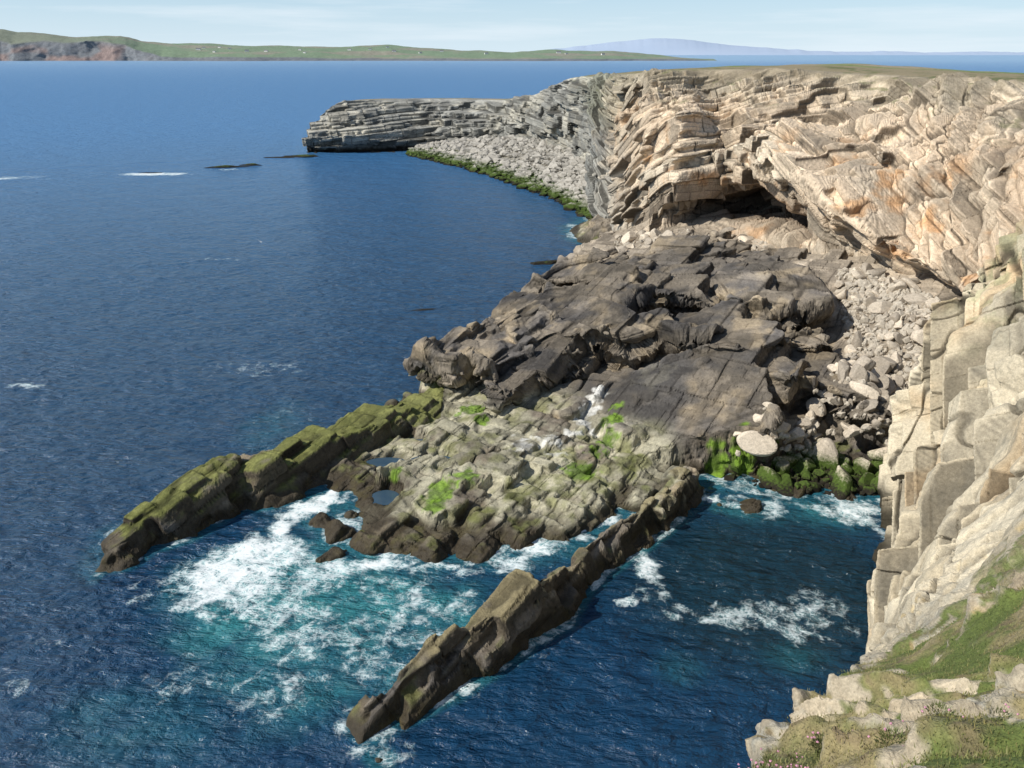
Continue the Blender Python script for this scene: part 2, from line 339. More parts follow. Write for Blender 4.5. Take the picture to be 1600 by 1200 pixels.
C=mixc(C,(.092,.086,.081),np.maximum(bigslab*sst(-.6,.0,n1)*.9,dome*.5))
C=mixc(C,(.24,.22,.175),bigslab*sst(.2,.45,n1+.3*n2)*.5)
plat=(1-mass)*sst(-13,-10,x)*sst(14,11,x)*sst(44.5,47,y)
C=mixc(C,(.43,.40,.29),plat*sst(-.45,.1,n1+.3*n2))
C=mixc(C,(.20,.20,.085),plat*sst(0.0,.4,fbm(P3*.7,3,540))*.8)
C*=(.72+.52*r2)[:,None]*(.80+.4*r1)[:,None]*(.88+.24*r3)[:,None]*(.90+.2*sr)[:,None]
onr=sst(.2,1.0,rd)*(1-sst(3.5,4.5,zz))*(x<-6)
C=mixc(C,(.075,.06,.038),np.maximum(onr,sst(.2,.9,rd2)*(y<52))*sst(.75,.45,N3[:,2])*.75)
C=mixc(C,(.13,.14,.034),onr*sst(.3,.7,N3[:,2])*sst(.8,1.5,zz+.6*n2)*sst(-.45,-.05,n1+.4*n2)*.9)
C=mixc(C,(.24,.245,.08),onr*sst(.5,.8,N3[:,2])*sst(.0,.4,n2)*.7)
on2=sst(.4,1.2,rd2)*(y<52)
C=mixc(C,(.27,.225,.12),on2*sst(1.6,2.4,zz+.8*n2)*sst(.4,.75,N3[:,2])*.85)
wetl=sst(1.35,.5,zz+.7*n1+.35*n2)
C=mixc(C,(.038,.029,.016),wetl*.93)
C=mixc(C,(.08,.065,.025),wetl*sst(.0,.4,n2)*.5)
band=sst(.5,.9,zz+.4*n2)*sst(2.3,1.5,zz+.5*n1)*sst(.45,.8,N3[:,2])
C=mixc(C,(.13,.145,.033),band*sst(.0,.35,fbm(P3*.8,3,550))*.6)
for gx,gy,gr in [(6.3,54.9,1.2),(5.2,52.6,1.1),(7.4,56.6,1.0),(8.0,58.4,.9),(8.6,59.9,.9),(17.6,55.2,.9),(15.6,54.6,.8),(19.6,55.8,.9),(-4.9,48.9,1.2),(-3.2,50.4,1.0),(-5.2,47.4,.7),(-8.7,52,.7),(-3.5,61.6,1.0),(-2.6,59.8,.5),(22,55.5,.8)]:
    qv=1-np.hypot(x-gx,y-gy)/gr/1.3+.8*n1+.55*n2+.3*n4-.5*sst(2.6,3.6,zz)
    C=mixc(C,mixc(np.tile(np.array([.08,.14,.014],F),(len(C),1)),(.19,.32,.03),sst(-.2,.4,n2+.4*n4)),sst(.15,.55,qv)*.88)
for gx,gy,gr in [(6.4,60.2,.9),(7.0,61.8,.9),(7.4,62.9,.7),(5.6,58.8,.8),(6.6,57.6,.6),(3,55.8,2.4),(0.8,55.3,1.8),(4.6,57.2,1.5)]:
    qv=1-np.hypot(x-gx,y-gy)/gr+.9*n2+.35*n1+.2*n4
    C=mixc(C,(.76,.75,.70),sst(.3,.85,qv+(.25 if gr<1 else -.15))*.85)
C=C*(1-.6*crack*(1-wetl)*(1-.5*bigslab))[:,None]*(1-.4*sl*(1-wetl)*sst(.98,.8,np.abs(N3@Mb[:,2])))[:,None]
add_attrs(shore.data,C,{"wet":wetl*.8})
tag(shore,"dark bedded rock shelf with ridges, weed and algae",kind="structure")
GZ=np.full((160,300),-3.,F); gi=np.clip(((P3[:,0]+30)/.5).astype(int),0,159); gj=np.clip(((P3[:,1]-25)/.5).astype(int),0,299)
np.maximum.at(GZ,(gi,gj),P3[:,2]-.25)
GC=np.bincount(gi*300+gj,minlength=48000); GM=np.bincount(gi*300+gj,weights=P3[:,2],minlength=48000)/np.maximum(GC,1)
def ground_z(px,py):
    i=min(max(int((px+30)/.5),0),159); j=min(max(int((py-25)/.5),0),299)
    return float(.4*GZ[i,j]+.6*GM[i*300+j]) if GC[i*300+j] else float(GZ[i,j])

# ---------------------------------------------------------------- loft helper
def loft(cols,nc,nr,sm=6):
    A=np.array(cols,float)
    rows=[]
    for i,n in enumerate(nc):
        t=np.linspace(0,1,n,endpoint=False)[:,None,None]
        p0=A[max(i-1,0)];p1=A[i];p2=A[i+1];p3=A[min(i+2,len(A)-1)]
        m1=(p2-p0)*.35; m2=(p3-p1)*.35
        rows.append((2*t**3-3*t**2+1)*p1+(t**3-2*t**2+t)*m1+(-2*t**3+3*t**2)*p2+(t**3-t**2)*m2)
    rows.append(A[-1:][:]); B=np.concatenate(rows,0)
    out=[]
    for j,n in enumerate(nr):
        t=np.linspace(0,1,n,endpoint=False)[None,:,None]
        out.append(B[:,j:j+1]*(1-t)+B[:,j+1:j+2]*t)
    out.append(B[:,-1:]); G=blur(np.concatenate(out,1),sm)
    rowid=np.concatenate([j+np.linspace(0,1,n,endpoint=False) for j,n in enumerate(nr)]+[[len(nr)]])
    colid=np.concatenate([i+np.linspace(0,1,n,endpoint=False) for i,n in enumerate(nc)]+[[len(nc)]])
    CI,RI=np.meshgrid(colid,rowid,indexing='ij')
    return G.astype(F),CI.astype(F),RI.astype(F)

# ---------------------------------------------------------------- MAIN CLIFF
CC="""-67.0,271.2,-1.9 -67.5,274.4,0.6 -67.4,273.9,4.7 -67.3,278.2,7.3 -64.5,283.9,10.5
-57.5,265.9,-1.7 -58.9,273.3,0.7 -58.6,270.8,4.9 -59.7,279.0,9.3 -58.2,292.0,14.6
-41.2,267.0,-1.6 -42.4,275.7,1.0 -41.7,272.9,4.8 -43.0,283.6,10.0 -44.6,296.6,15.2
-32.0,277.0,-1.0 -31.4,282.5,1.8 -29.9,279.5,5.2 -29.3,286.8,9.7 -26.9,298.8,15.3
-16.7,271.9,2.4 -16.5,277.0,4.4 -16.0,275.7,6.5 -15.4,283.0,11.0 -13.3,294.5,15.3
-4.1,265.3,4.7 -4.1,269.2,6.5 -3.7,267.8,8.2 -3.1,273.7,12.0 -2.1,283.9,15.8
4.8,249.8,5.5 4.9,254.9,7.3 5.2,251.4,10.4 5.4,256,13.7 6.3,261.2,18.4
13.7,223.1,5.2 14,229.4,7.6 13.6,224.1,11.5 14.1,228.5,17.9 15,235.2,23.7
18.5,190.7,3.8 18.9,195.9,5.8 18.6,193.9,9.9 18.9,200.5,18.0 19.5,209.8,24.8
16.2,150.6,2.0 16.1,151.7,4.5 16.1,152.2,8.5 16.7,159.5,18.2 18.4,167.0,26.0
17.8,111.5,6.7 17.8,113.1,7.9 17.8,113.8,11.9 18.4,118.4,20.0 20.2,130.1,27.4
21.9,105.5,7.9 22.1,109.0,9.1 20.7,105.6,13.8 22.0,111.2,21.4 25.3,126.9,27.8
25.9,104.9,8.1 30.4,116.3,8.7 27.0,107.4,16.4 28.0,114.9,22.2 29.8,126.8,27.8
31.1,99.3,8.7 37.0,116.2,9.8 30.8,98.6,17.2 32.2,108.2,21.8 35.7,123.5,27.9
32.2,88.8,9.3 39.2,105.8,10.4 32.0,89.0,16.8 35.1,102.5,21.8 39.8,119.2,27.8
33.9,80.0,9.0 38.4,88.8,10.2 33.5,80.6,14.8 38.1,95.7,20.8 44.7,115.8,27.5
37.3,75.5,8.5 39.0,79.0,9.5 36.6,75.2,12.8 41.1,88.9,20.1 49.2,110.3,27.3
39.0,69.0,8.4 40.2,71.4,9.2 38.3,68.9,12.0 42.8,81.2,19.8 52.0,102.6,27.1
39.9,62.6,8.7 41.1,65.2,10.2 39.2,63.0,13.3 44.2,74.8,20.0 53.2,93.9,26.8
43.0,56.2,9.0 43.7,57.9,10.4 43.0,58.2,13.8 47.3,67.2,20.0 57.3,85.2,26.7
48.2,51.5,10.7 48.2,52.2,12.3 49.0,54.3,14.9 50.8,58.9,20.8 61.3,74.4,26.8"""
CC=[[tuple(float(q) for q in p.split(',')) for p in l.split()] for l in CC.split("\n")]
full=[]
for i,c in enumerate(CC):
    f0=c[0]; br=np.array(c[4])
    below=(f0[0],f0[1]-.5,f0[2]-4)
    if i<=5: b=[br+(1,9,0),br+(3,26,-2),br+(5,33,-18)]
    elif i==6: b=[br+(5,8,.4),br+(25,40,0),br+(40,60,-25)]
    elif i<=9: b=[br+(5,6,.4),br+(45,70,1),br+(80,120,-30)]
    else: b=[br+(4,6,.3),br+(60,120,-.6),br+(110,230,-32)]
    if i==0: b=[br+(6,4,0),br+(12,10,-2),br+(14,14,-18)]
    full.append([below]+[tuple(p) for p in c]+[tuple(p) for p in b])
back=[(-52,308,-6),(-52,306,-2),(-52,304,1),(-52,303,5),(-53,301,8),(-54,300,12),(-50,299,12),(-48,300,11),(-46,304,-6)]
full=[back]+full
nc=[30]+[60,60,50,50,45,50,65,80,110]+[250]+[90,105,125,130,135,130,120,105,80,45]
nc=nc[:len(full)-1]
nr=[8,26,66,86,92,14,40,10]
G,CI,RI=loft(full,nc,nr,6)
N=grid_normals(blur(G,8)); flipc=(N[...,1].mean()>0)
if flipc: N=-N
N=N.astype(F)
P=G.reshape(-1,3); ci=CI.ravel()-1; ri=RI.ravel()
main=sst(8.6,9.6,ci)
rel=fbm(P*np.array([.10,.10,.035],F),3,700)
face=sst(.6,1.4,ri)*sst(5.15,4.85,ri)
P=P+N.reshape(-1,3)*(rel*2.4*face*(.5+.5*main))[:,None]
plate=sst(5.3,6.3,ri); P[:,2]+=plate*(fbm(P*.08,4,720)*.45)
P=P.astype(F); x,y,z=P.T
along=(x-28)*.3-(y-104)*.95
foldc=(np.where(along>0,np.sqrt(along**2+30)*.50,np.sqrt(along**2+30)*.75)*main).reshape(RI.shape).astype(F)
B0=P.reshape(G.shape)
amp=(face*.98+.02).reshape(RI.shape).astype(F)
Mc=basis((-.05,-.08,1),(.3,-.95,0))
SCc=((7.0,3.4,1.6),(3.2,1.6,.72),(1.1,.8,.33))
mm=main.reshape(RI.shape)
P,q,st,nv,Nv,ids,Qi=rockify(B0,N,Mc,1.5,201,warp2(B0,.05,.25,60),foldc,amp,2.4,.145,(.46,.42,(.04+.10*(1-mm))),SC=SCc,jit=.5,it=3,nb=1)
print("cliff",len(P),time.time()-T0)
if flipc: q=q[:,::-1]
ci=bil(CI,st)-1; ri=bil(RI,st); face=sst(.6,1.4,ri)*sst(5.1,4.7,ri); mn_=sst(8.6,9.6,ci)
sp,sl,sr=strata(Qi,P,.85,73,.2); sp2,sl2,sr2=strata(Qi,P,.42,73)
sp=sp*mn_+sp2*(1-mn_); sl=sl*mn_+sl2*(1-mn_); N3=quad_normals(P,q); e1,e2=ids[0][1],ids[1][1]
P=(P+N3*(face*(.15*sp-.16*sst(.14,0,e1)-.08*sst(.08,0,e2)+.06*fbm(P*2.,3,79)))[:,None]).astype(F)
cliff=raw_mesh("sea_cliff_terrain",P,q,M_cliff,smooth=False); N3=vnormals(cliff.data)
(r1,e1,l1),(r2,e2,l2),(r3,e3,l3)=ids
crack=np.maximum(sst(.17,0,e1),.65*sst(.09,0,e2)); x,y,z=P.T
n1=fbm(P*.16,4,600); n2=fbm(P*.9,4,610); n3=fbm(P*np.array([.3,.3,.1],F),3,620)
main=sst(8.8,10.2,ci+.5*n1)
lay=h3(l1,l1*0,l1*0,44); lay2=h3(l2,l2*0,l2*0,45)
C=np.tile(np.array([.66,.53,.385],F),(len(P),1))
C=mixc(C,(.80,.70,.545),sst(.35,.9,lay)*.7)
C=mixc(C,(.66,.46,.30),sst(.55,1,lay2)*.55)
C=mixc(C,(.50,.43,.33),sst(.05,.45,n1)*.5)
C=mixc(C,(.62,.33,.135),sst(.12,.5,fbm(P*.33,4,630))*.7*sst(24,18,z))
C=mixc(C,(.30,.265,.215),sst(.2,.45,n3)*.4)
low=sst(14.5,9.5,z+2.5*n1)
C=mixc(C,(.33,.28,.22),low*.6*sst(14,12,ci))
C=mixc(C,(.20,.155,.12),sst(3.1,2.3,ri)*sst(1,1.6,ri)*.8*sst(10.5,12,ci)*sst(16,14,ci))
top=sst(22.5,26.5,z+2.2*n1+1*n2)
C=mixc(C,(.44,.385,.29),top*.7)
C=mixc(C,(.24,.20,.135),sst(25.8,27.2,z+1.3*n1+1.4*n2)*.65)
grey=mixc(np.tile(np.array([.30,.295,.265],F),(len(P),1)),(.45,.425,.355),sst(-.1,.4,n1+.3*n2))
grey=mixc(grey,(.13,.13,.12),sst(.1,.5,n3)*.6); grey=mixc(grey,(.15,.15,.14),sst(.6,.9,lay2)*.6); grey=mixc(grey,(.035,.03,.022),sst(2.2,.8,z+.6*n2))
grey=mixc(grey,(.16,.17,.08),sst(15,20,z+3*n1)*sst(7,8.6,ci)*.4)
C=C*main[:,None]+grey*(1-main)[:,None]
C*=(.78+.40*r2)[:,None]*(.86+.28*r1)[:,None]*(.90+.2*sr)[:,None]
C*=(1-.7*crack*face)[:,None]*(1-.45*sl*face)[:,None]
gr=sst(5.1,5.5,ri+.25*n1)*sst(.35,.75,N3[:,2]); 
grass=mixc(np.tile(np.array([.28,.23,.14],F),(len(P),1)),(.14,.15,.06),sst(.0,.4,n1+.5*n2))
grass=mixc(grass,(.17,.23,.07),sst(6.2,6.7,ri)*sst(-.3,.0,fbm(P*np.array([.02,.08,.0],F),2,650)+.1*n2))
grass=mixc(grass,(.32,.26,.18),sst(6.1,6.6,ri)*sst(.12,.3,fbm(P*np.array([.03,.09,.0],F),2,655)))
C=C*(1-gr)[:,None]+grass*gr[:,None]
cap=sst(.2,.5,fbm(P*.5,3,660))*sst(.55,.8,N3[:,2])*sst(21,25,z)
C=mixc(C,(.13,.145,.045),cap*.55)
add_attrs(cliff.data,C,{"wet":np.zeros(len(C))})
tag(cliff,"tan and cream bedded sea cliff with grassy top",kind="structure")

# ---------------------------------------------------------------- NEAR CLIFF
NC=[
[(4,3,-2),(4,3,0),(-.3,.6,27.2),(0,.3,27.8),(.3,0,28),(.6,-.5,28.3),(1,-1,28.4)],
[(8,9,-2),(8,9,0),(1.4,3.6,25.6),(1.9,2.85,26.4),(2.0,2.5,26.8),(2.2,2.2,27.1),(2.6,1.9,27.5)],
[(13,16,-2),(13,16,0),(2.48,6.04,23.7),(2.77,4.4,25.3),(2.85,3.9,25.8),(2.95,3.4,26.3),(3.6,3.0,26.8)],
[(16,22,-2),(16,22,0),(3.33,7.34,22.9),(3.95,6.2,24.0),(3.95,5.4,24.8),(4.0,4.7,25.5),(4.9,4.3,26.0)],
[(17,26,-2),(17,26,0),(5.05,9.5,21.5),(5.43,8.4,22.6),(5.4,7.3,23.7),(5.4,6.4,24.5),(6.6,6.0,25.0)],
[(19.6,30.5,-3),(19.2,30.5,-1),(11.0,19.2,13.6),(11,18.2,16.3),(11.4,17,18.7),(12.7,16.8,20.8),(15.9,17.5,22.5)],
[(19.2,33.9,-3),(19.0,33.9,-1),(17.8,29.8,7.6),(16.6,26.6,13),(17,24.9,16.4),(18.5,25,19.7),(22.6,26,22.1)],
[(22.2,39.7,-3),(22,39.7,-1),(22.1,38,6.8),(22.5,36.7,11.4),(23.5,35.6,15.4),(26,36.5,18.9),(31.8,37.7,21.7)],
[(25,45.2,-3),(24.7,45.2,-1),(26.2,46.5,6.4),(27.3,45.3,11.4),(28.4,44.9,15.6),(30.8,45.3,19.3),(36.6,46.7,22.7)],
[(28.5,52,-3),(28.1,51.9,-.6),(28.0,52.1,4.1),(28.6,51.5,10.7),(30,51,15),(31.8,49.8,19.7),(37,49.5,23)],
[(33,56,-3),(33,56,-1),(34.5,56,3),(36.5,56,8),(38,56,12),(41,54.5,16),(43,53,20)]]
for c in NC:
    q_=c[-1]; c.append((q_[0]+16,q_[1]-2,min(q_[2]+3,28.6)))
G,CI,RI=loft(NC,[20,45,65,80,150,170,130,110,100,30],[6,90,85,85,90,90,20],8)
N=grid_normals(blur(G,20)); flipn=(N[...,2].mean()<0)
if flipn: N=-N
N=N.astype(F)
P=G.reshape(-1,3); ci=CI.ravel(); ri=RI.ravel()
led=sst(5.2,4.0,ci); sc=1-led; fz=sst(.6,1.2,ri); nf=.2+.8*sst(4.8,7,ci)
rel=fbm(P*.16,3,800); lump=fbm(P*.9,3,855)
P=(P+N.reshape(-1,3)*((rel*1.3*sc*nf+.12*rel)*fz*sst(7,6,ri)+.14*led*lump)[:,None]).astype(F)
Mn=basis((-.66,-.40,.64),(.45,.8,.35))
foldn=(.6*fbm(P*.07,2,811)).reshape(RI.shape)
B0=P.reshape(G.shape)
rock2=sst(-.25,.1,fbm(P*.6,3,858))
sh2=RI.shape
SCn=((3.6,2.6,.8),(1.4,.95,.34),(.34,.27,.17))
wt=((.46*sc*nf).reshape(sh2),(.22*sc+.12*led*rock2).reshape(sh2),(.06*sc+.55*led*rock2).reshape(sh2))
P,q,st,nv,Nv,ids,Qi=rockify(B0,N,Mn,1.9,401,warp2(B0,.08,.3,80),foldn,np.ones(sh2,F),1.6,.08,wt,band=1.8,SC=SCn,jit=.5,it=2,nb=1)
print("near",len(P),time.time()-T0)
if flipn: q=q[:,::-1]
ci=bil(CI,st); ri=bil(RI,st); led=sst(5.2,4.0,ci); sc=1-led; NS=bil(N,st); rk2=bil(rock2.reshape(sh2),st)
QM=P@Mn
lc=np.maximum(sst(.022,0,np.abs(fbm((QM+2*fbm(P*.12,2,881)[:,None])*np.array([.10,.28,.05],F),2,880))),.7*sst(.018,0,np.abs(fbm(QM*np.array([.30,.10,.05],F),2,885))))
N3=quad_normals(P,q); e1,e2=ids[0][1],ids[1][1]
n5=fbm(QM*np.array([.25,.9,1.6],F),4,865)
P=(P+N3*(sc*(-.25*lc-.12*sst(.10,0,e1)-.05*sst(.05,0,e2)+.03*n5)+.035*fbm(P*3.5,4,881))[:,None]).astype(F)
near=raw_mesh("headland_slope_terrain",P,q,M_near,smooth=False); N3=vnormals(near.data); x,y,z=P.T
(r1,e1,l1),(r2,e2,l2),(r3,e3,l3)=ids; crack=np.maximum(sst(.09,0,e1),.45*sst(.04,0,e2))
n1=fbm(P*.22,4,840); n2=fbm(P*1.1,4,850); n4=fbm(P*4.5,3,860)
lay=h3(l2,l2*0,l2*0,47)
C=np.tile(np.array([.54,.46,.325],F),(len(P),1))
C=mixc(C,(.68,.60,.45),sst(.3,.9,r1)*.7)
C=mixc(C,(.50,.35,.195),sst(.0,.4,n1)*.7)
C=mixc(C,(.33,.295,.225),sst(.05,.4,fbm(P*.4,4,870)+.3*n5)*.7)
C=mixc(C,(.29,.30,.17),sst(12,18,z+3*n1)*sst(-.15,.35,n2)*.6*sst(6.5,8.,ci))
C=mixc(C,(.42,.37,.28),led*.7)
C=mixc(C,(.50,.33,.07),sst(.3,.5,fbm(P*1.8,3,875))*.6*led)
C*=(.86+.22*r2)[:,None]*(.92+.14*lay)[:,None]*(1+.3*n5)[:,None]
C*=(1-.75*crack*sc)[:,None]*(1-.8*lc*sc)[:,None]
C=mixc(C,(.04,.034,.022),sst(1.8,.5,z+.7*n1))
C=mixc(C,(.42,.42,.37),led*sst(-.05,.25,n4)*.4)
g=.36*led+.03-.60*rk2*led+.65*n1+.55*n2+.35*n4+.30*sst(2.,2.6,ri)*led
gm=sst(.28,.40,g)*sst(.25,.55,.5*NS[:,2]+.5*N3[:,2])*sst(5.2,4.2,ci+.6*n2)*sst(1.6,2.0,ri+.3*n2)
turfc=mixc(np.tile(np.array([.13,.165,.045],F),(len(P),1)),(.28,.235,.12),sst(-.1,.3,n2+.3*n4)); turfc=mixc(turfc,(.18,.13,.085),sst(.2,.5,n4)*.6)
C=C*(1-gm)[:,None]+turfc*gm[:,None]
add_attrs(near.data,C,{"wet":np.zeros(len(C))})
tag(near,"cream slabby rock spur with turf ledges",kind="structure")
ar2=np.linalg.norm(np.cross(np.gradient(B0,axis=0),np.gradient(B0,axis=1)),axis=2); NP=P; NA=bil(ar2,st); NRI=ri

# ---------------------------------------------------------------- turf blades and sea thrift
def blades():
    ok=(gm>.5)&(NP[:,1]<17)&(NP[:,1]>2)&(N3[:,2]>.3)
    dist=np.linalg.norm(NP-np.array([0,0,30]),axis=1)
    w=NA*ok/np.maximum(dist,4)**1.2; w=w/w.sum()
    n=90000
    i=RNG.choice(len(w),n,p=w)
    p=NP[i]+RNG.normal(0,.03,(n,3))*np.array([1,1,.1])
    nn=N3[i]*.4+np.array([0,0,.8])+RNG.normal(0,.35,(n,3)); nn/=np.linalg.norm(nn,axis=1,keepdims=True)
    h=(.018+.035*RNG.random((n,1))**2); ang=RNG.random(n)*6.283
    side=np.stack([np.cos(ang),np.sin(ang),0*ang],1)*(.003+.003*RNG.random((n,1)))
    V=np.concatenate([p-side,p+side,p+nn*h],0)
    q=np.stack([np.arange(n),np.arange(n)+n,np.arange(n)+2*n],1)
    t=RNG.random(n); base=np.array([.15,.20,.045]); dry=np.array([.38,.31,.14])
    f=fbm((p*1.1).astype(F),3,850); t=np.clip(t*.6+f*.9+.1,0,1)[:,None]
    c=base*(1-t)+dry*t; c*=(.7+.6*RNG.random((n,1))); c=np.concatenate([c*.75,c*.75,c*1.15],0)
    return V,q,c
m,nt,b=newmat("turf_blades"); at=nt.nodes.new("ShaderNodeAttribute"); at.attribute_name="col"
nz=nt.nodes.new("ShaderNodeTexNoise"); nz.inputs["Scale"].default_value=9
mx=nt.nodes.new("ShaderNodeMix"); mx.data_type='RGBA'; mx.blend_type='MULTIPLY'; mx.inputs[0].default_value=.3
nt.links.new(at.outputs["Color"],mx.inputs[6]); nt.links.new(nz.outputs["Color"],mx.inputs[7]); nt.links.new(mx.outputs[2],b.inputs["Base Color"]); b.inputs["Roughness"].default_value=.7
V,q,c=blades()
turf=raw_mesh("turf_grass",V,q,m,c); tag(turf,"short green and straw coloured turf on the ledge",kind="stuff")

def ico(sub):
    bpy_m=bpy.data.meshes.new("t"); import bmesh; bm=bmesh.new(); bmesh.ops.create_icosphere(bm,subdivisions=sub,radius=1); bm.to_mesh(bpy_m); bm.free()
    V=np.array([v.co[:] for v in bpy_m.vertices]); Fq=np.array([p.vertices[:] for p in bpy_m.polygons]); bpy.data.meshes.remove(bpy_m)
    return V,Fq
IV1,IF1=ico(1); IV2,IF2=ico(2); IV4,IF4=ico(4)
def stone(V,seed,flatness=.7,k=60):
    r=np.random.default_rng(seed); d=V/np.linalg.norm(V,axis=1,keepdims=True)
    n=r.normal(size=(8,3)); n/=np.linalg.norm(n,axis=1,keepdims=True); D=.48+.44*r.random(8)
    s=(d@n.T); rad=np.where(s>.05,D/np.maximum(s,.05),9); rad=-np.log(np.exp(-rad*k).sum(1)+math.exp(-1.08*k))/k
    P=d*rad[:,None]
    P=P*(1+.035*fbm((d*3+seed).astype(F),3,seed)[:,None])
    return P*np.array([1.1,.8+.25*r.random(),flatness])
mp_,nt,b=newmat("thrift_petal"); nz=nt.nodes.new("ShaderNodeTexNoise"); nz.inputs["Scale"].default_value=60; cr=nt.nodes.new("ShaderNodeValToRGB")
cr.color_ramp.elements[0].color=(.45,.15,.25,1); cr.color_ramp.elements[1].color=(.66,.38,.46,1); nt.links.new(nz.outputs["Fac"],cr.inputs[0]); nt.links.new(cr.outputs[0],b.inputs["Base Color"])
mc_,nt,b=newmat("thrift_leaf"); nz=nt.nodes.new("ShaderNodeTexNoise"); nz.inputs["Scale"].default_value=40; cr=nt.nodes.new("ShaderNodeValToRGB")
cr.color_ramp.elements[0].color=(.07,.09,.025,1); cr.color_ramp.elements[1].color=(.16,.18,.06,1); nt.links.new(nz.outputs["Fac"],cr.inputs[0]); nt.links.new(cr.outputs[0],b.inputs["Base Color"])
def thrift_mesh(seed):
    r=np.random.default_rng(seed); Vs=[];Fs=[];mi=[];o=0
    n=200; ang=r.random(n)*6.28; rr=.09*np.sqrt(r.random(n)); base=np.stack([rr*np.cos(ang),rr*np.sin(ang),.01+0*rr],1)
    tip=base*1.25+np.stack([r.normal(0,.012,n),r.normal(0,.012,n),.02+.012*r.random(n)],1)
    sd=np.stack([np.sin(ang),-np.cos(ang),0*ang],1)*.004
    V=np.concatenate([base-sd,base+sd,tip]); Vs.append(V); Fs.append(np.stack([np.arange(n),np.arange(n)+n,np.arange(n)+2*n],1)); mi+= [0]*n; o+=3*n
    for k in range(r.integers(5,11)):
        a=r.random()*6.28; q=.11*math.sqrt(r.random()); c=np.array([q*math.cos(a)*1.3,q*math.sin(a)*1.3,.035+.03*r.random()])
        st=np.array([[c[0]*.6-.002,c[1]*.6,0],[c[0]*.6+.002,c[1]*.6,0],c]); Vs.append(st); Fs.append(np.array([[0,1,2]])+o); mi.append(0); o+=3
        H=IV2*(1+.2*r.normal(size=(len(IV2),1)))*np.array([.009,.009,.007])+c; Vs.append(H); Fs.append(IF2+o); mi+=[1]*len(IF2); o+=len(IV2)
    V=np.concatenate(Vs); q=np.concatenate(Fs)
    ob=raw_mesh("thrift_plant",V,q,mc_); me=ob.data; me.materials.append(mp_); me.polygons.foreach_set("material_index",np.array(mi,np.int32)); 
    bpy.data.objects.remove(ob); return me
TM=[thrift_mesh(s) for s in range(4)]
ii=np.nonzero((gm>.3)&(NP[:,1]<5.0)&(NP[:,1]>2.4)&(NRI>2.05)&(NRI<5.4)&(N3[:,2]>.5))[0]
if len(ii):
    fl=vnoise((NP[ii]*1.6).astype(F),990); pr=np.exp(4*fl)*NA[ii]; pr/=pr.sum()
    for k in range(26):
        p=NP[ii[RNG.choice(len(ii),p=pr)]]
        o=bpy.data.objects.new("thrift_plant",TM[k%4]); coll.objects.link(o); o.location=p; o.rotation_euler=(RNG.normal(0,.2),RNG.normal(0,.2),RNG.random()*6.28); sc_=.7+.5*RNG.random(); o.scale=(sc_,)*3
        tag(o,"low green cushion of pink sea thrift on turf","flowering plant",group="thrift cushions on the turf ledge")

# ---------------------------------------------------------------- BOULDERS
BM=[]
for s in range(16):
    V=stone(IV4,s+3,.62+.07*(s%4)); ob=raw_mesh("boulder",V,IF4,M_boulder); BM.append(ob.data); bpy.data.objects.remove(ob)
placed=[]
def put(px,py,size,pz=None,label="",group="",cat="boulder",sink=.18):
    if pz is None: pz=ground_z(px,py)
    o=bpy.data.objects.new("boulder",BM[int(RNG.integers(len(BM)))]); coll.objects.link(o)
    o.location=(px,py,pz+size*(.42-sink)); o.scale=(size*.5*(1+.6*RNG.random()),size*.5*(.85+.4*RNG.random()),size*.5*(.95+.35*RNG.random()))
    o.rotation_euler=(RNG.normal(0,.5),RNG.normal(0,.5),RNG.random()*6.28)
    tag(o,label,cat,group=group); placed.append((px,py,size))
def inpoly(px,py,poly):
    r=False; n=len(poly)
    for i in range(n):
        x1,y1=poly[i]; x2,y2=poly[i-1]
        if (y1>py)!=(y2>py) and px<(x2-x1)*(py-y1)/(y2-y1)+x1: r=not r
    return r
def scatter(poly,n,smin,smax,label,group,zf=None,pw=2.):
    xs_=[p[0] for p in poly]; ys_=[p[1] for p in poly]; c=0;t=0
    while c<n and t<n*80:
        t+=1; px=random.uniform(min(xs_),max(xs_)); py=random.uniform(min(ys_),max(ys_))
        if not inpoly(px,py,poly): continue
        s=smin+(smax-smin)*random.random()**pw
        if any((px-a)**2+(py-b)**2<(.35*(s+c_))**2 for a,b,c_ in placed): continue
        put(px,py,s,zf(px,py) if zf else None,label,group); c+=1
beach=[(16.5,53.6),(21,51.8),(24,51.3),(28,51.6),(31,56),(33,60.5),(31,62.5),(27.5,62.5),(24.5,59.5),(21.5,56.5),(17,54.9)]
scatter(beach,30,1.3,2.0,"large pale angular boulder on the cove beach","boulders on the cove beach",pw=1.3)
scatter(beach,125,.5,1.2,"pale angular boulder on the cove beach","boulders on the cove beach",pw=1.3)
scree=[(28.5,61),(33.5,60),(37,65),(38.5,70),(37.5,76),(35,80),(32.5,79),(31.5,72),(29.5,66)]
scatter(scree,110,.5,1.9,"angular tan block on the scree slope","fallen blocks on the scree",pw=1.8)
talus=[(14.5,112),(17.5,110),(22,104),(31,97),(30,93.5),(24,99),(16,98),(12,95)]
scatter(talus,34,.7,2.8,"angular grey block fallen below the cliff","fallen blocks below the cliff",pw=2.4)
BF=np.array([(-34,266),(-18.8,242.5),(-6.9,220.9),(3.1,197.5),(11.0,175.2),(15.6,156)]); BBk=np.array([(-31,282,2),(-16,276,3.8),(-3.5,268,5.5),(6,254,6.5),(15,226,6.3),(19.5,192,4.5)])
colsb=[[(a[0]-(.7),a[1]-4,-2),(a[0],a[1],0),(a[0]*.5+b[0]*.5,a[1]*.5+b[1]*.5,b[2]*.4),(b[0],b[1],b[2]),(b[0]+3,b[1]+4,b[2]+1)] for a,b in zip(BF,BBk)]
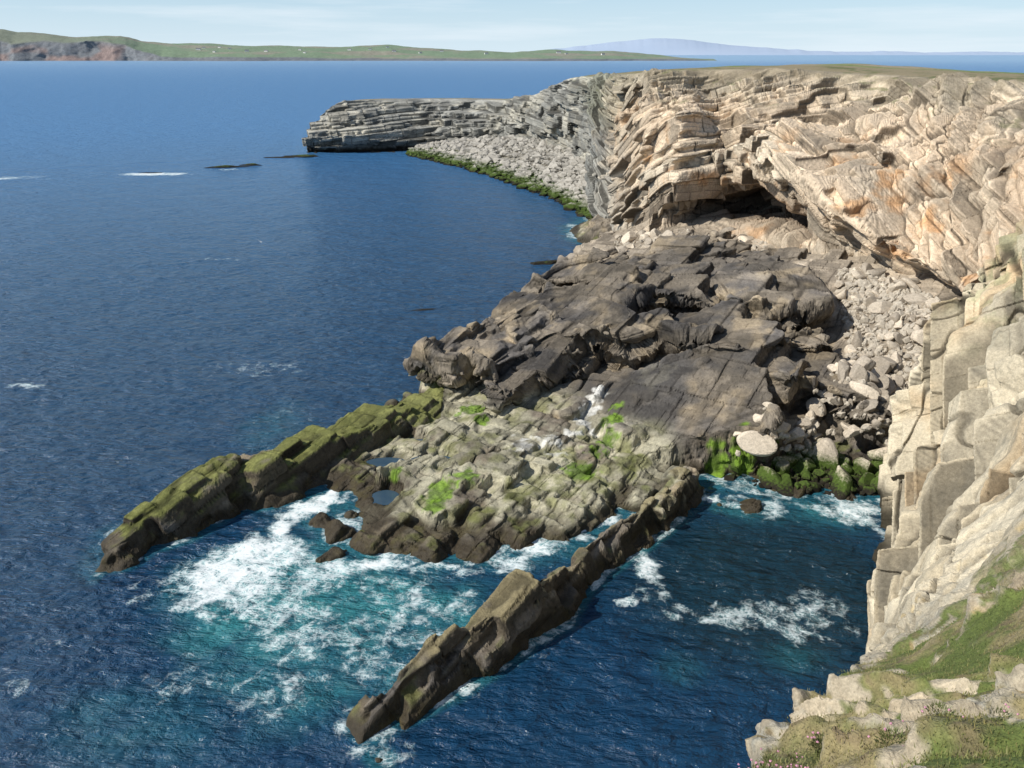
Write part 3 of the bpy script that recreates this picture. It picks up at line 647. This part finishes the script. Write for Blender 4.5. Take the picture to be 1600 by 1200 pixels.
Gb,CIb,RIb=loft(colsb,[60]*5,[8,40,40,10],6); Pb=Gb.reshape(-1,3); Pb[:,2]+=.5*fbm(Pb*.5,3,1200)
nb=fbm(Pb*.25,3,1210); Cb=np.tile(np.array([.27,.25,.21],F),(len(Pb),1)); Cb=mixc(Cb,(.07,.115,.022),sst(2.6,1.2,Pb[:,2]+nb)); Cb=mixc(Cb,(.03,.028,.018),sst(.9,.3,Pb[:,2]+.5*nb))
Nb=grid_normals(Gb); ob=grid_mesh("boulder_beach_ground",Pb.reshape(Gb.shape),M_cliff,Cb,{"wet":np.zeros(len(Cb))},flip=Nb[...,2].mean()<0); tag(ob,"sloping beach under a mantle of pale stones",kind="structure")
M_fb=rock_material("far_boulder_rock",.6,.3,flat=((.36,.34,.30),(.42,.39,.34)))
Vs=[];Fs=[];o=0
n=3400
for k in range(n):
    u=RNG.random()*5; v=RNG.random(); i=int(u); f=u-i
    a=BF[i]*(1-f)+BF[i+1]*f; b=BBk[i]*(1-f)+BBk[i+1]*f
    v2=v*1.02-.03; px=a[0]*(1-v2)+b[0]*v2; py=a[1]*(1-v2)+b[1]*v2; pz=b[2]*(v2 if v2>.5 else v2*.85)
    s=(.4+1.6*RNG.random()**4)*.5*(1.7 if RNG.random()<.10 else 1)
    st=IV1*(1+.22*RNG.normal(size=(len(IV1),1)))*np.array([1.3,1,.75])*s+np.array([px,py,pz+.2])
    Vs.append(st);Fs.append(IF1+o);o+=len(IV1)
ob=raw_mesh("beach_stones",np.concatenate(Vs),np.concatenate(Fs),M_fb); tag(ob,"mantle of pale storm beach stones",kind="stuff")
Vs=[];Fs=[];o=0
for poly,cnt,lo,hi in ((beach,1000,.25,.7),(scree,1600,.25,.85),(talus,350,.25,.7)):
    xs_=[p[0] for p in poly]; ys_=[p[1] for p in poly]; c=0
    while c<cnt:
        px=random.uniform(min(xs_),max(xs_)); py=random.uniform(min(ys_),max(ys_))
        if not inpoly(px,py,poly): continue
        c+=1; s=(lo+(hi-lo)*random.random()**2)*.5
        R=np.linalg.qr(RNG.normal(size=(3,3)))[0]
        st=(IV1*(1+.18*RNG.normal(size=(len(IV1),1)))*np.array([1.3,1,.7])*s)@R+np.array([px,py,ground_z(px,py)+s*.3])
        Vs.append(st);Fs.append(IF1+o);o+=len(IV1)
M_cb=rock_material("cobble_rock",1.6,.3,flat=((.40,.35,.28),(.46,.41,.335)))
ob=raw_mesh("cobble_stones",np.concatenate(Vs),np.concatenate(Fs),M_cb); tag(ob,"small stones and rubble between boulders",kind="stuff")

# ---------------------------------------------------------------- skerries
def skerry(px,py,L,W,Hh,ang,seed):
    V=stone(IV4,seed,1.0); V=V*np.array([L/2,W/2,Hh]); V[:,2]-=Hh*.25
    V=V*(1+.25*fbm((V*.8).astype(F),3,seed)[:,None])
    ob=raw_mesh("skerry",V,IF4,M_skerry); ob.location=(px,py,0); ob.rotation_euler=(0,0,ang)
    tag(ob,"low dark weedy rock awash in the sea","rock",group="low rocks awash off the cliffs")
skerry(-81.5,236.3,11,3,.8,.25,31); skerry(-75.5,240,8,2.6,1.,.1,37); skerry(-98,223.7,9,1.4,.3,.1,32); skerry(5.5,122.5,5,3.4,.8,.3,33); skerry(-11.7,97.7,3.4,1.0,.16,.2,34); skerry(-66,262,16,6,.8,-.2,35); skerry(-73,259,9,3,.4,.1,36)

# ---------------------------------------------------------------- SEA
def axis(lo,hi,step,far0,far1,g=1.16):
    a=list(np.arange(lo,hi,step)); s=step
    l=[lo]; 
    while l[-1]>far0: s*=g; l.append(l[-1]-s)
    s=step; r=[a[-1]]
    while r[-1]<far1: s*=g; r.append(r[-1]+s)
    return np.array(l[1:][::-1]+a+r[1:])
sx=axis(-46,34,.2,-60000,60000,1.05); sy=axis(23,112,.2,-3000,60000,1.04)
X,Y=np.meshgrid(sx,sy,indexing='ij')
innm=(X>-46.5)&(X<36)&(Y>22)&(Y<160)
Hs=np.full(X.shape,-6.,F); Hs[innm]=shore_h(X[innm],Y[innm])
PP=np.stack([X,Y,0*X],2).reshape(-1,3).astype(F)
f1=fbm(PP*.30,4,1300).reshape(X.shape); f2=fbm(PP*.9,3,1310).reshape(X.shape)
near_m=sst(300,100,np.hypot(X,Y-60))
Zs=near_m*(.10*f1+.05*f2)
shal=sst(-1.0,-.1,Hs+.8*f1)
foam=.52*shal*(.25+.75*sst(-.3,.4,f2+f1))
foam=foam*np.where((X<-4)&(Y>63),.45,1)
turq=.45*sst(-1.8,-.4,Hs)*np.where((X<-26)|((X<-4)&(Y>60)),.4,1)
FO=[(-17.9,41.9,3.4,3.0,.82),(-18.2,39.8,2.4,2.0,.66),(-16.7,44.6,2.8,2.2,.86),(-14.6,49.2,1.5,1.2,1.),(-13.4,50.6,1.2,.8,1.),(-15.6,47.4,1.4,1.8,.95),(-13.9,38.8,3.2,3,.48),(-11.9,42.0,2.6,2.2,.6),(-8.2,43.0,3.0,1.3,.72),(-4.9,42.4,2.6,1.2,.56),(-10.6,35.8,4.0,4.0,.42),(-12.5,36.5,2.8,3,.42),(-6.5,39.5,3,2.4,.42),
(2.0,45.0,2.6,1.5,.76),(-.5,43.4,2.4,1.2,.56),(5.6,48.0,2.4,.9,.75),(14.1,51.6,1.8,1,.66),(17,51,2.2,1.3,.5),(19.6,50,3,1.9,.66),(24,49.4,2.8,2.2,.66),(25,47,1,3.,.4),(8.3,42.6,.9,2.6,.78),(7.6,39.4,1.9,.9,.7),(10.3,37.9,2.8,1.3,.5),(14.7,37.5,4.2,1.8,.42),(18,39,3,2,.36),(-6,28.4,2.8,.9,.46),(-7.6,30.0,.9,1.6,.46),(-48,73,3,1.6,.42),(-51,71,2,.8,.5),(-48.5,124.9,7,1.6,.34),(-131,215,9,3,.85),(-24.4,35.8,3.2,1.6,.32),(-26,32,3.,1.6,.34),(-22,40,2.5,3,.3),(-26.4,77.4,8,4,.27),(-20.5,66,3.5,3.5,.25),(-12,31.5,4,3,.36),(-18,33,4,2,.3),(-6.4,36,3.4,3.4,.36),(-3,38.6,2,1.6,.4),(-97,222.0,12,3.4,.95),(-82,233,8,2,.6),(-2,31.9,2,.7,.4),(2,35,2,.7,.36)]
for fx,fy,rx,ry,s in FO:
    q=np.hypot((X+1.6*f1-fx)/rx,(Y+1.6*f2-fy)/ry); foam=np.maximum(foam,s*sst(1.5,.1,q+.7*f1))
for fx,fy,rx,ry,s in [(-12,39.5,10,8.5,1.),(-5,38.5,6,4,.8),(-10.5,33,7,5,.6),(15.1,34.2,2.6,1.6,.22),(8.6,33.5,1.8,1.8,.2),(21,49.5,6,3.5,.6),(-20.5,64,3.5,6,.22),(3,44.8,5,2.5,.6),(-12.5,50,3,2,.6),(-18,30,8,4,.25)]:
    q=np.hypot((X-fx)/rx,(Y-fy)/ry); turq=np.maximum(turq,s*sst(1.15,.1,q+.45*f1))
Zs=Zs+foam*.08*near_m
dist_=np.hypot(X,Y)
far=sst(30,420,dist_)**.65; far_haze=sst(500,5500,dist_)**.8
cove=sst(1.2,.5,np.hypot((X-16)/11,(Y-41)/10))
GS=np.stack([X,Y,Zs],2)
m,nt,b=newmat("sea_water"); Nn=nt.nodes; L=nt.links
geo=Nn.new("ShaderNodeNewGeometry")
def attr(n):
    a=Nn.new("ShaderNodeAttribute"); a.attribute_name=n; return a
def math_(op,a,bv,c=None):
    q=Nn.new("ShaderNodeMath"); q.operation=op
    for i,v in enumerate((a,bv,c)):
        if v is None: continue
        if isinstance(v,(int,float)): q.inputs[i].default_value=v
        else: L.new(v,q.inputs[i])
    return q.outputs[0]
def noise(scale,det,rough,vec,dist=0):
    n=Nn.new("ShaderNodeTexNoise"); n.inputs["Scale"].default_value=scale; n.inputs["Detail"].default_value=det; n.inputs["Roughness"].default_value=rough; n.inputs["Distortion"].default_value=dist; L.new(vec,n.inputs["Vector"]); return n
mpw=Nn.new("ShaderNodeMapping"); mpw.inputs["Rotation"].default_value=(0,0,.35); mpw.inputs["Scale"].default_value=(.5,1,1); L.new(geo.outputs["Position"],mpw.inputs["Vector"])
w1=noise(1.4,5,.6,mpw.outputs[0],.3); w2=noise(.2,4,.65,mpw.outputs[0]); w3=noise(.006,4,.6,mpw.outputs[0])
wh=math_('MULTIPLY_ADD',w2.outputs["Fac"],2.4,w1.outputs["Fac"])
bp=Nn.new("ShaderNodeBump"); bp.inputs["Distance"].default_value=.74; L.new(wh,bp.inputs["Height"]); L.new(bp.outputs[0],b.inputs["Normal"])
wn=noise(.45,4,.55,geo.outputs["Position"]); vs=Nn.new("ShaderNodeVectorMath"); vs.operation='SCALE'; vs.inputs[3].default_value=4.0; L.new(wn.outputs["Color"],vs.inputs[0])
va=Nn.new("ShaderNodeVectorMath"); va.operation='ADD'; L.new(geo.outputs["Position"],va.inputs[0]); L.new(vs.outputs[0],va.inputs[1])
def lace(scale,wid):
    v=Nn.new("ShaderNodeTexVoronoi"); v.feature='DISTANCE_TO_EDGE'; v.inputs["Scale"].default_value=scale; L.new(va.outputs[0],v.inputs["Vector"])
    r=Nn.new("ShaderNodeMapRange"); r.inputs[1].default_value=0; r.inputs[2].default_value=wid; r.inputs[3].default_value=1; r.inputs[4].default_value=0; L.new(v.outputs["Distance"],r.inputs[0]); return r.outputs[0]
la=math_('MAXIMUM',math_('MULTIPLY',lace(.9,.26),.95),math_('MULTIPLY',lace(2.9,.34),.9))
fn=noise(.9,5,.6,geo.outputs["Position"],.6); fa=attr("foam")
fm=math_('MULTIPLY_ADD',fn.outputs["Fac"],1.3,-.65); fm=math_('MULTIPLY',fm,math_('MINIMUM',math_('MULTIPLY',fa.outputs["Fac"],3),1)); fm=math_('ADD',fm,fa.outputs["Fac"])
ff=math_('MULTIPLY_ADD',la,.76,math_('MULTIPLY_ADD',fm,1.3,-1.0)); ff=math_('MULTIPLY',ff,1.5)
cl=Nn.new("ShaderNodeClamp"); L.new(ff,cl.inputs[0]); ffo=cl.outputs[0]
L.new(math_('MULTIPLY_ADD',ffo,-.8,1.0),bp.inputs["Strength"])
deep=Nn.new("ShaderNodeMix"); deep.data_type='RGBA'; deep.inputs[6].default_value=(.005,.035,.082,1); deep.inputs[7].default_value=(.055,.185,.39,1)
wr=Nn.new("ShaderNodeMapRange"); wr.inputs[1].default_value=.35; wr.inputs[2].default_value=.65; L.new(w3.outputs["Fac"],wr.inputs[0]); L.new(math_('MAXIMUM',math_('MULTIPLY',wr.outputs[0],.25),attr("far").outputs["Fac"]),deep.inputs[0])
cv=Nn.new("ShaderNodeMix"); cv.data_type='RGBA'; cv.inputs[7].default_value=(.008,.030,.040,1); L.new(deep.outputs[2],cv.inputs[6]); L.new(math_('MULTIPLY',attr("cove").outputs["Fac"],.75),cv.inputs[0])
haze_mix=Nn.new("ShaderNodeMix"); haze_mix.data_type='RGBA'; haze_mix.inputs[7].default_value=(.26,.41,.58,1); L.new(cv.outputs[2],haze_mix.inputs[6]); L.new(math_('MULTIPLY',attr("far_haze").outputs["Fac"],.95),haze_mix.inputs[0])  # distance haze over the water, painted as a paler sea colour
ta=attr("turq"); tn=noise(.5,4,.6,geo.outputs["Position"])
tf=math_('MULTIPLY',ta.outputs["Fac"],math_('MULTIPLY_ADD',tn.outputs["Fac"],1.9,-.2))
cl2=Nn.new("ShaderNodeClamp"); L.new(tf,cl2.inputs[0])
mt=Nn.new("ShaderNodeMix"); mt.data_type='RGBA'; mt.inputs[7].default_value=(.04,.22,.24,1); L.new(cl2.outputs[0],mt.inputs[0]); L.new(haze_mix.outputs[2],mt.inputs[6])
mk=Nn.new("ShaderNodeMix"); mk.data_type='RGBA'; mk.inputs[7].default_value=(.40,.64,.65,1); L.new(mt.outputs[2],mk.inputs[6])
mkf=Nn.new("ShaderNodeMapRange"); mkf.inputs[1].default_value=.3; mkf.inputs[2].default_value=.95; mkf.inputs[4].default_value=.95; L.new(fm,mkf.inputs[0]); L.new(mkf.outputs[0],mk.inputs[0])
mf=Nn.new("ShaderNodeMix"); mf.data_type='RGBA'; mf.inputs[7].default_value=(.80,.84,.84,1); L.new(ffo,mf.inputs[0]); L.new(mk.outputs[2],mf.inputs[6]); L.new(mf.outputs[2],b.inputs["Base Color"])
ro=math_('MULTIPLY_ADD',ffo,.6,.12); L.new(math_('MULTIPLY_ADD',attr("far").outputs["Fac"],.2,ro),b.inputs["Roughness"]); b.inputs["IOR"].default_value=1.33
sea=grid_mesh("sea_water",GS,m,None,{"foam":foam.ravel(),"turq":turq.ravel(),"far":far.ravel(),"far_haze":far_haze.ravel(),"cove":cove.ravel()},smooth=True)
tag(sea,"deep blue sea with white foam near rocks",kind="structure")

m,nt,b=newmat("pool_water"); nz=nt.nodes.new("ShaderNodeTexNoise"); nz.inputs["Scale"].default_value=3; cr=nt.nodes.new("ShaderNodeValToRGB"); cr.color_ramp.elements[0].color=(.03,.065,.11,1); cr.color_ramp.elements[1].color=(.06,.10,.13,1)
nt.links.new(nz.outputs["Fac"],cr.inputs[0]); nt.links.new(cr.outputs[0],b.inputs["Base Color"]); b.inputs["Roughness"].default_value=.05; b.inputs["IOR"].default_value=1.33
for bx,by,bz,rx,ry in POOLS:
    n=40; a=np.arange(n)/n*6.2832; V=np.stack([bx+rx*1.35*np.cos(a),by+ry*1.35*np.sin(a),0*a+bz],1); V=np.concatenate([V,[[bx,by,bz]]])
    q=np.stack([np.arange(n),(np.arange(n)+1)%n,np.full(n,n)],1)
    ob=raw_mesh("tide_pool_water",V,q,m); tag(ob,"still blue rock pool on the shelf",kind="structure")

# ---------------------------------------------------------------- distant land
us=[-300,0,60,110,180,215,300,400,470,560,600,650,720,800,850,900,960,1000,1060,1110,1125]; vt=[44,45,50,56,55,64,68,70,73,72,70,74,78,82,79,79,80,83,87,93,98]
uu=np.linspace(-300,1124,600); tt=np.interp(uu,us,vt)
xs2=2.95*(uu-800)
nl=fbm(np.stack([uu*.03,0*uu,0*uu],1).astype(F),4,1500)
ridgez=np.maximum(30+3.15*(84-tt)+5*nl,1.5)*np.clip((1124-uu)/120,.1,1)**.4
cl_=np.interp(uu,[-300,170,215,260,500,800,1060,1124],[85,80,45,16,12,9,7,1])*(1+.18*nl); cl_=np.minimum(cl_,ridgez*.9)
vv=np.linspace(0,1,80)
G=np.zeros((600,80,3))
for k,v in enumerate(vv):
    if v<.3: yy=v/.3*70; zz_=-3+(cl_+3)*(v/.3)
    else: t=(v-.3)/.7; yy=70+1500*t; zz_=cl_+(ridgez-cl_)*np.sin(min(t/.62,1)*1.5708) if t<.62 else ridgez*(1-((t-.62)/.38)**2*.9)
    G[:,k,0]=xs2*(1+yy/4000*.9); G[:,k,1]=3960+yy+60*nl+70*np.sin(uu*.013); G[:,k,2]=zz_
Pl=G.reshape(-1,3).astype(F); nn=fbm(Pl*np.array([.006,.004,.006],F),4,1510); Pl[:,2]+=nn*np.clip(Pl[:,2],0,20)*.5
Pl[:,1]+=fbm(Pl*np.array([.012,.0,.02],F),4,1540)*35
n_=fbm(Pl*np.array([.004,.006,.01],F),4,1520)
C=np.tile(np.array([.18,.24,.10],F),(len(Pl),1)); C=mixc(C,(.27,.235,.14),sst(.0,.3,n_)); 
hi=np.repeat(sst(260,60,uu),80); C=mixc(C,(.20,.19,.10),hi*.8)
vr=np.tile(vv,600); C=mixc(C,(.15,.14,.13),sst(.32,.27,vr)); C=mixc(C,(.24,.145,.10),sst(.34,.15,vr)*np.repeat(sst(260,180,uu),80)*sst(-.25,.15,fbm(Pl*np.array([.008,.0,.02],F),3,1530)))
C=C*.78+np.array([.15,.22,.30])*.28  # bluish air haze blended into the land's vertex colours
M_land=rock_material("distant_land",.02,.3)
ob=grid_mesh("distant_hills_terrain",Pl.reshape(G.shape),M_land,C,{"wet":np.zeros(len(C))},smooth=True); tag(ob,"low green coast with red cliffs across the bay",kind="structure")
LG=Pl.reshape(G.shape)
us=[780,830,880,920,960,1000,1040,1090,1150,1230,1290,1340,1400,1450,1520,1600,1750,1900]; vt=[83,80,75,70,66,61,58,63,70,76,80,81,79,81.5,80,81,82,84]
uu=np.linspace(780,1900,500); tt=np.interp(uu,us,vt); tt=np.convolve(np.pad(tt,12,mode='edge'),np.ones(25)/25,'valid'); jm=fbm(np.stack([uu*.06,0*uu,0*uu],1).astype(F),4,1600)
hz=np.maximum(30+14.7*(84-tt),8)+jm*22
G=np.zeros((500,12,3))
for k in range(12):
    t=k/11; G[:,k,0]=15.9*(uu-800)*(1+t*.12); G[:,k,1]=21500+t*3000; G[:,k,2]=-5+hz*math.sin(t*1.5708)**.8*(1+.12*t)
M_mt,nt,b=newmat("mountain_painted_haze"); nz=nt.nodes.new("ShaderNodeTexNoise"); nz.inputs["Scale"].default_value=.0008; nz.inputs["Detail"].default_value=5; g_=nt.nodes.new("ShaderNodeNewGeometry"); nt.links.new(g_.outputs["Position"],nz.inputs["Vector"])
cr=nt.nodes.new("ShaderNodeValToRGB"); cr.color_ramp.elements[0].color=(.36,.45,.59,1); cr.color_ramp.elements[1].color=(.42,.50,.62,1); nt.links.new(nz.outputs["Fac"],cr.inputs[0]); nt.links.new(cr.outputs[0],b.inputs["Base Color"]); b.inputs["Roughness"].default_value=1; b.inputs["Specular IOR Level"].default_value=0  # aerial haze painted into the mountain's base colour
ob=grid_mesh("distant_mountain_terrain",G,M_mt,smooth=True); tag(ob,"mountain on the horizon with haze painted in pale blue",kind="structure")
mw,nt,b=newmat("white_render"); nz=nt.nodes.new("ShaderNodeTexNoise"); cr=nt.nodes.new("ShaderNodeValToRGB"); cr.color_ramp.elements[0].color=(.7,.7,.68,1); cr.color_ramp.elements[1].color=(.82,.82,.8,1); nt.links.new(nz.outputs["Fac"],cr.inputs[0]); nt.links.new(cr.outputs[0],b.inputs["Base Color"])
mr_,nt,b=newmat("grey_slate"); nz=nt.nodes.new("ShaderNodeTexNoise"); cr=nt.nodes.new("ShaderNodeValToRGB"); cr.color_ramp.elements[0].color=(.12,.12,.13,1); cr.color_ramp.elements[1].color=(.2,.2,.21,1); nt.links.new(nz.outputs["Fac"],cr.inputs[0]); nt.links.new(cr.outputs[0],b.inputs["Base Color"])
wv=np.array([(-9,-4,0),(9,-4,0),(9,4,0),(-9,4,0),(-9,-4,5),(9,-4,5),(9,4,5),(-9,4,5),(-9,0,8.2),(9,0,8.2)],float)
rv=np.array([(-9.6,-4.6,4.7),(9.6,-4.6,4.7),(9.6,0,8.6),(-9.6,0,8.6),(-9.6,4.6,4.7),(9.6,4.6,4.7)],float)
def pymesh(name,v,f,mat):
    me=bpy.data.meshes.new(name); me.from_pydata([tuple(p) for p in v],[],f); me.materials.append(mat); return me
wm=pymesh("wall",wv,[(0,1,5,4),(1,2,6,9,5),(2,3,7,6),(3,0,4,8,7)],mw); rm=pymesh("roof",rv,[(0,1,2,3),(3,2,5,4)],mr_)
for u,dv in [(318,.45),(326,.5),(345,.42),(352,.55),(368,.5),(395,.45),(420,.42),(470,.48),(478,.4),(545,.5),(575,.48),(600,.55),(612,.44),(655,.46),(690,.5),(760,.48),(872,.5),(885,.46),(940,.46)]:
    i=int(round((u+300)/1424*599)); k=int(dv*79); p=LG[i,k]
    h=bpy.data.objects.new("house",None); coll.objects.link(h); h.location=(float(p[0]),float(p[1]),float(p[2])-.8); h.rotation_euler=(0,0,random.uniform(-.6,.6)); s=random.uniform(.8,1.25); h.scale=(s,s,s)
    for nm,me in (("wall",wm),("roof",rm)):
        c_=bpy.data.objects.new(nm,me); coll.objects.link(c_); c_.parent=h
    tag(h,"small white croft house with grey gable roof","house",group="croft houses on the far shore")

# ---------------------------------------------------------------- gull
mg,nt,b=newmat("white_feather"); nz=nt.nodes.new("ShaderNodeTexNoise"); cr=nt.nodes.new("ShaderNodeValToRGB"); cr.color_ramp.elements[0].color=(.7,.7,.7,1); cr.color_ramp.elements[1].color=(.85,.85,.85,1); nt.links.new(nz.outputs["Fac"],cr.inputs[0]); nt.links.new(cr.outputs[0],b.inputs["Base Color"])
me=bpy.data.meshes.new("gull"); 
vb=[(0,.24,0),(0,.12,0),(0,-.05,0),(0,-.2,0),(0,-.33,.0),(.22,.08,.09),(.45,.0,.10),(.68,-.14,.04),(-.22,.08,.09),(-.45,.0,.10),(-.68,-.14,.04)]
eb=[(0,1),(1,2),(2,3),(3,4),(1,5),(5,6),(6,7),(1,8),(8,9),(9,10)]
me.from_pydata(vb,eb,[]); gull=bpy.data.objects.new("gull",me); coll.objects.link(gull)
sk=gull.modifiers.new("s",'SKIN'); rad=[(.035,.035),(.06,.06),(.07,.065),(.045,.035),(.06,.012),(.07,.015),(.055,.012),(.015,.006),(.07,.015),(.055,.012),(.015,.006)]
for v,r in zip(me.skin_vertices[0].data,rad): v.radius=r
me.skin_vertices[0].data[2].use_root=True
gull.modifiers.new("d",'SUBSURF').levels=1; me.materials.append(mg); gull.location=(-39,123.8,3); gull.rotation_euler=(.2,.5,.9)
tag(gull,"white gull gliding low over the blue sea","bird")

# ---------------------------------------------------------------- light, sky, camera
sd=Vector((-.76,-.30,.68)).normalized()
el=math.asin(sd.z); az=math.atan2(sd.x,sd.y)
sun=bpy.data.lights.new("sun",'SUN'); sun.energy=5.0; sun.angle=math.radians(.5); sun.color=(1,.95,.86)
so=bpy.data.objects.new("sun",sun); coll.objects.link(so); so.rotation_euler=(-sd).to_track_quat('-Z','Y').to_euler()
w=bpy.data.worlds.new("World"); scene.world=w; w.use_nodes=True; nt=w.node_tree; bg=nt.nodes["Background"]
sky=nt.nodes.new("ShaderNodeTexSky"); sky.sky_type='NISHITA'; sky.sun_disc=False; sky.sun_elevation=el; sky.sun_rotation=az%(2*math.pi); sky.altitude=30; sky.air_density=1.0; sky.dust_density=.2; sky.ozone_density=2.5
tcw=nt.nodes.new("ShaderNodeTexCoord")
sxyz=nt.nodes.new("ShaderNodeSeparateXYZ"); nt.links.new(tcw.outputs["Generated"],sxyz.inputs[0])
hzr=nt.nodes.new("ShaderNodeMapRange"); hzr.inputs[1].default_value=0; hzr.inputs[2].default_value=.22; hzr.inputs[3].default_value=.9; hzr.inputs[4].default_value=0; nt.links.new(sxyz.outputs[2],hzr.inputs[0])
hrmp=nt.nodes.new("ShaderNodeMapRange"); hrmp.inputs[1].default_value=0; hrmp.inputs[2].default_value=.07; nt.links.new(sxyz.outputs[2],hrmp.inputs[0])
hcol=nt.nodes.new("ShaderNodeMix"); hcol.data_type='RGBA'; hcol.inputs[6].default_value=(7.0,8.6,9.8,1); hcol.inputs[7].default_value=(5.2,7.6,9.8,1); nt.links.new(hrmp.outputs[0],hcol.inputs[0])
mh=nt.nodes.new("ShaderNodeMix"); mh.data_type='RGBA'; nt.links.new(hzr.outputs[0],mh.inputs[0]); nt.links.new(sky.outputs[0],mh.inputs[6]); nt.links.new(hcol.outputs[2],mh.inputs[7])
mw_=nt.nodes.new("ShaderNodeMapping"); mw_.inputs["Scale"].default_value=(1.2,1.2,18); nt.links.new(tcw.outputs["Generated"],mw_.inputs["Vector"])
cn=nt.nodes.new("ShaderNodeTexNoise"); cn.inputs["Scale"].default_value=3.; cn.inputs["Detail"].default_value=7; cn.inputs["Roughness"].default_value=.55; nt.links.new(mw_.outputs[0],cn.inputs["Vector"])
cr=nt.nodes.new("ShaderNodeMapRange"); cr.inputs[1].default_value=.48; cr.inputs[2].default_value=.72; cr.inputs[4].default_value=.6; nt.links.new(cn.outputs["Fac"],cr.inputs[0])
mxs=nt.nodes.new("ShaderNodeMix"); mxs.data_type='RGBA'; mxs.inputs[7].default_value=(8.4,9.3,10,1); nt.links.new(cr.outputs[0],mxs.inputs[0]); nt.links.new(mh.outputs[2],mxs.inputs[6])
nt.links.new(mxs.outputs[2],bg.inputs["Color"]); bg.inputs["Strength"].default_value=.10
cam=bpy.data.cameras.new("camera"); cam.lens=28.26; cam.sensor_width=36; cam.clip_end=100000; cam.clip_start=.05
co=bpy.data.objects.new("camera",cam); coll.objects.link(co); co.location=(0,0,30); co.rotation_euler=(math.radians(90-22.33),0,0); scene.camera=co
scene.view_settings.view_transform='Standard'; scene.view_settings.look='None'; scene.view_settings.exposure=0
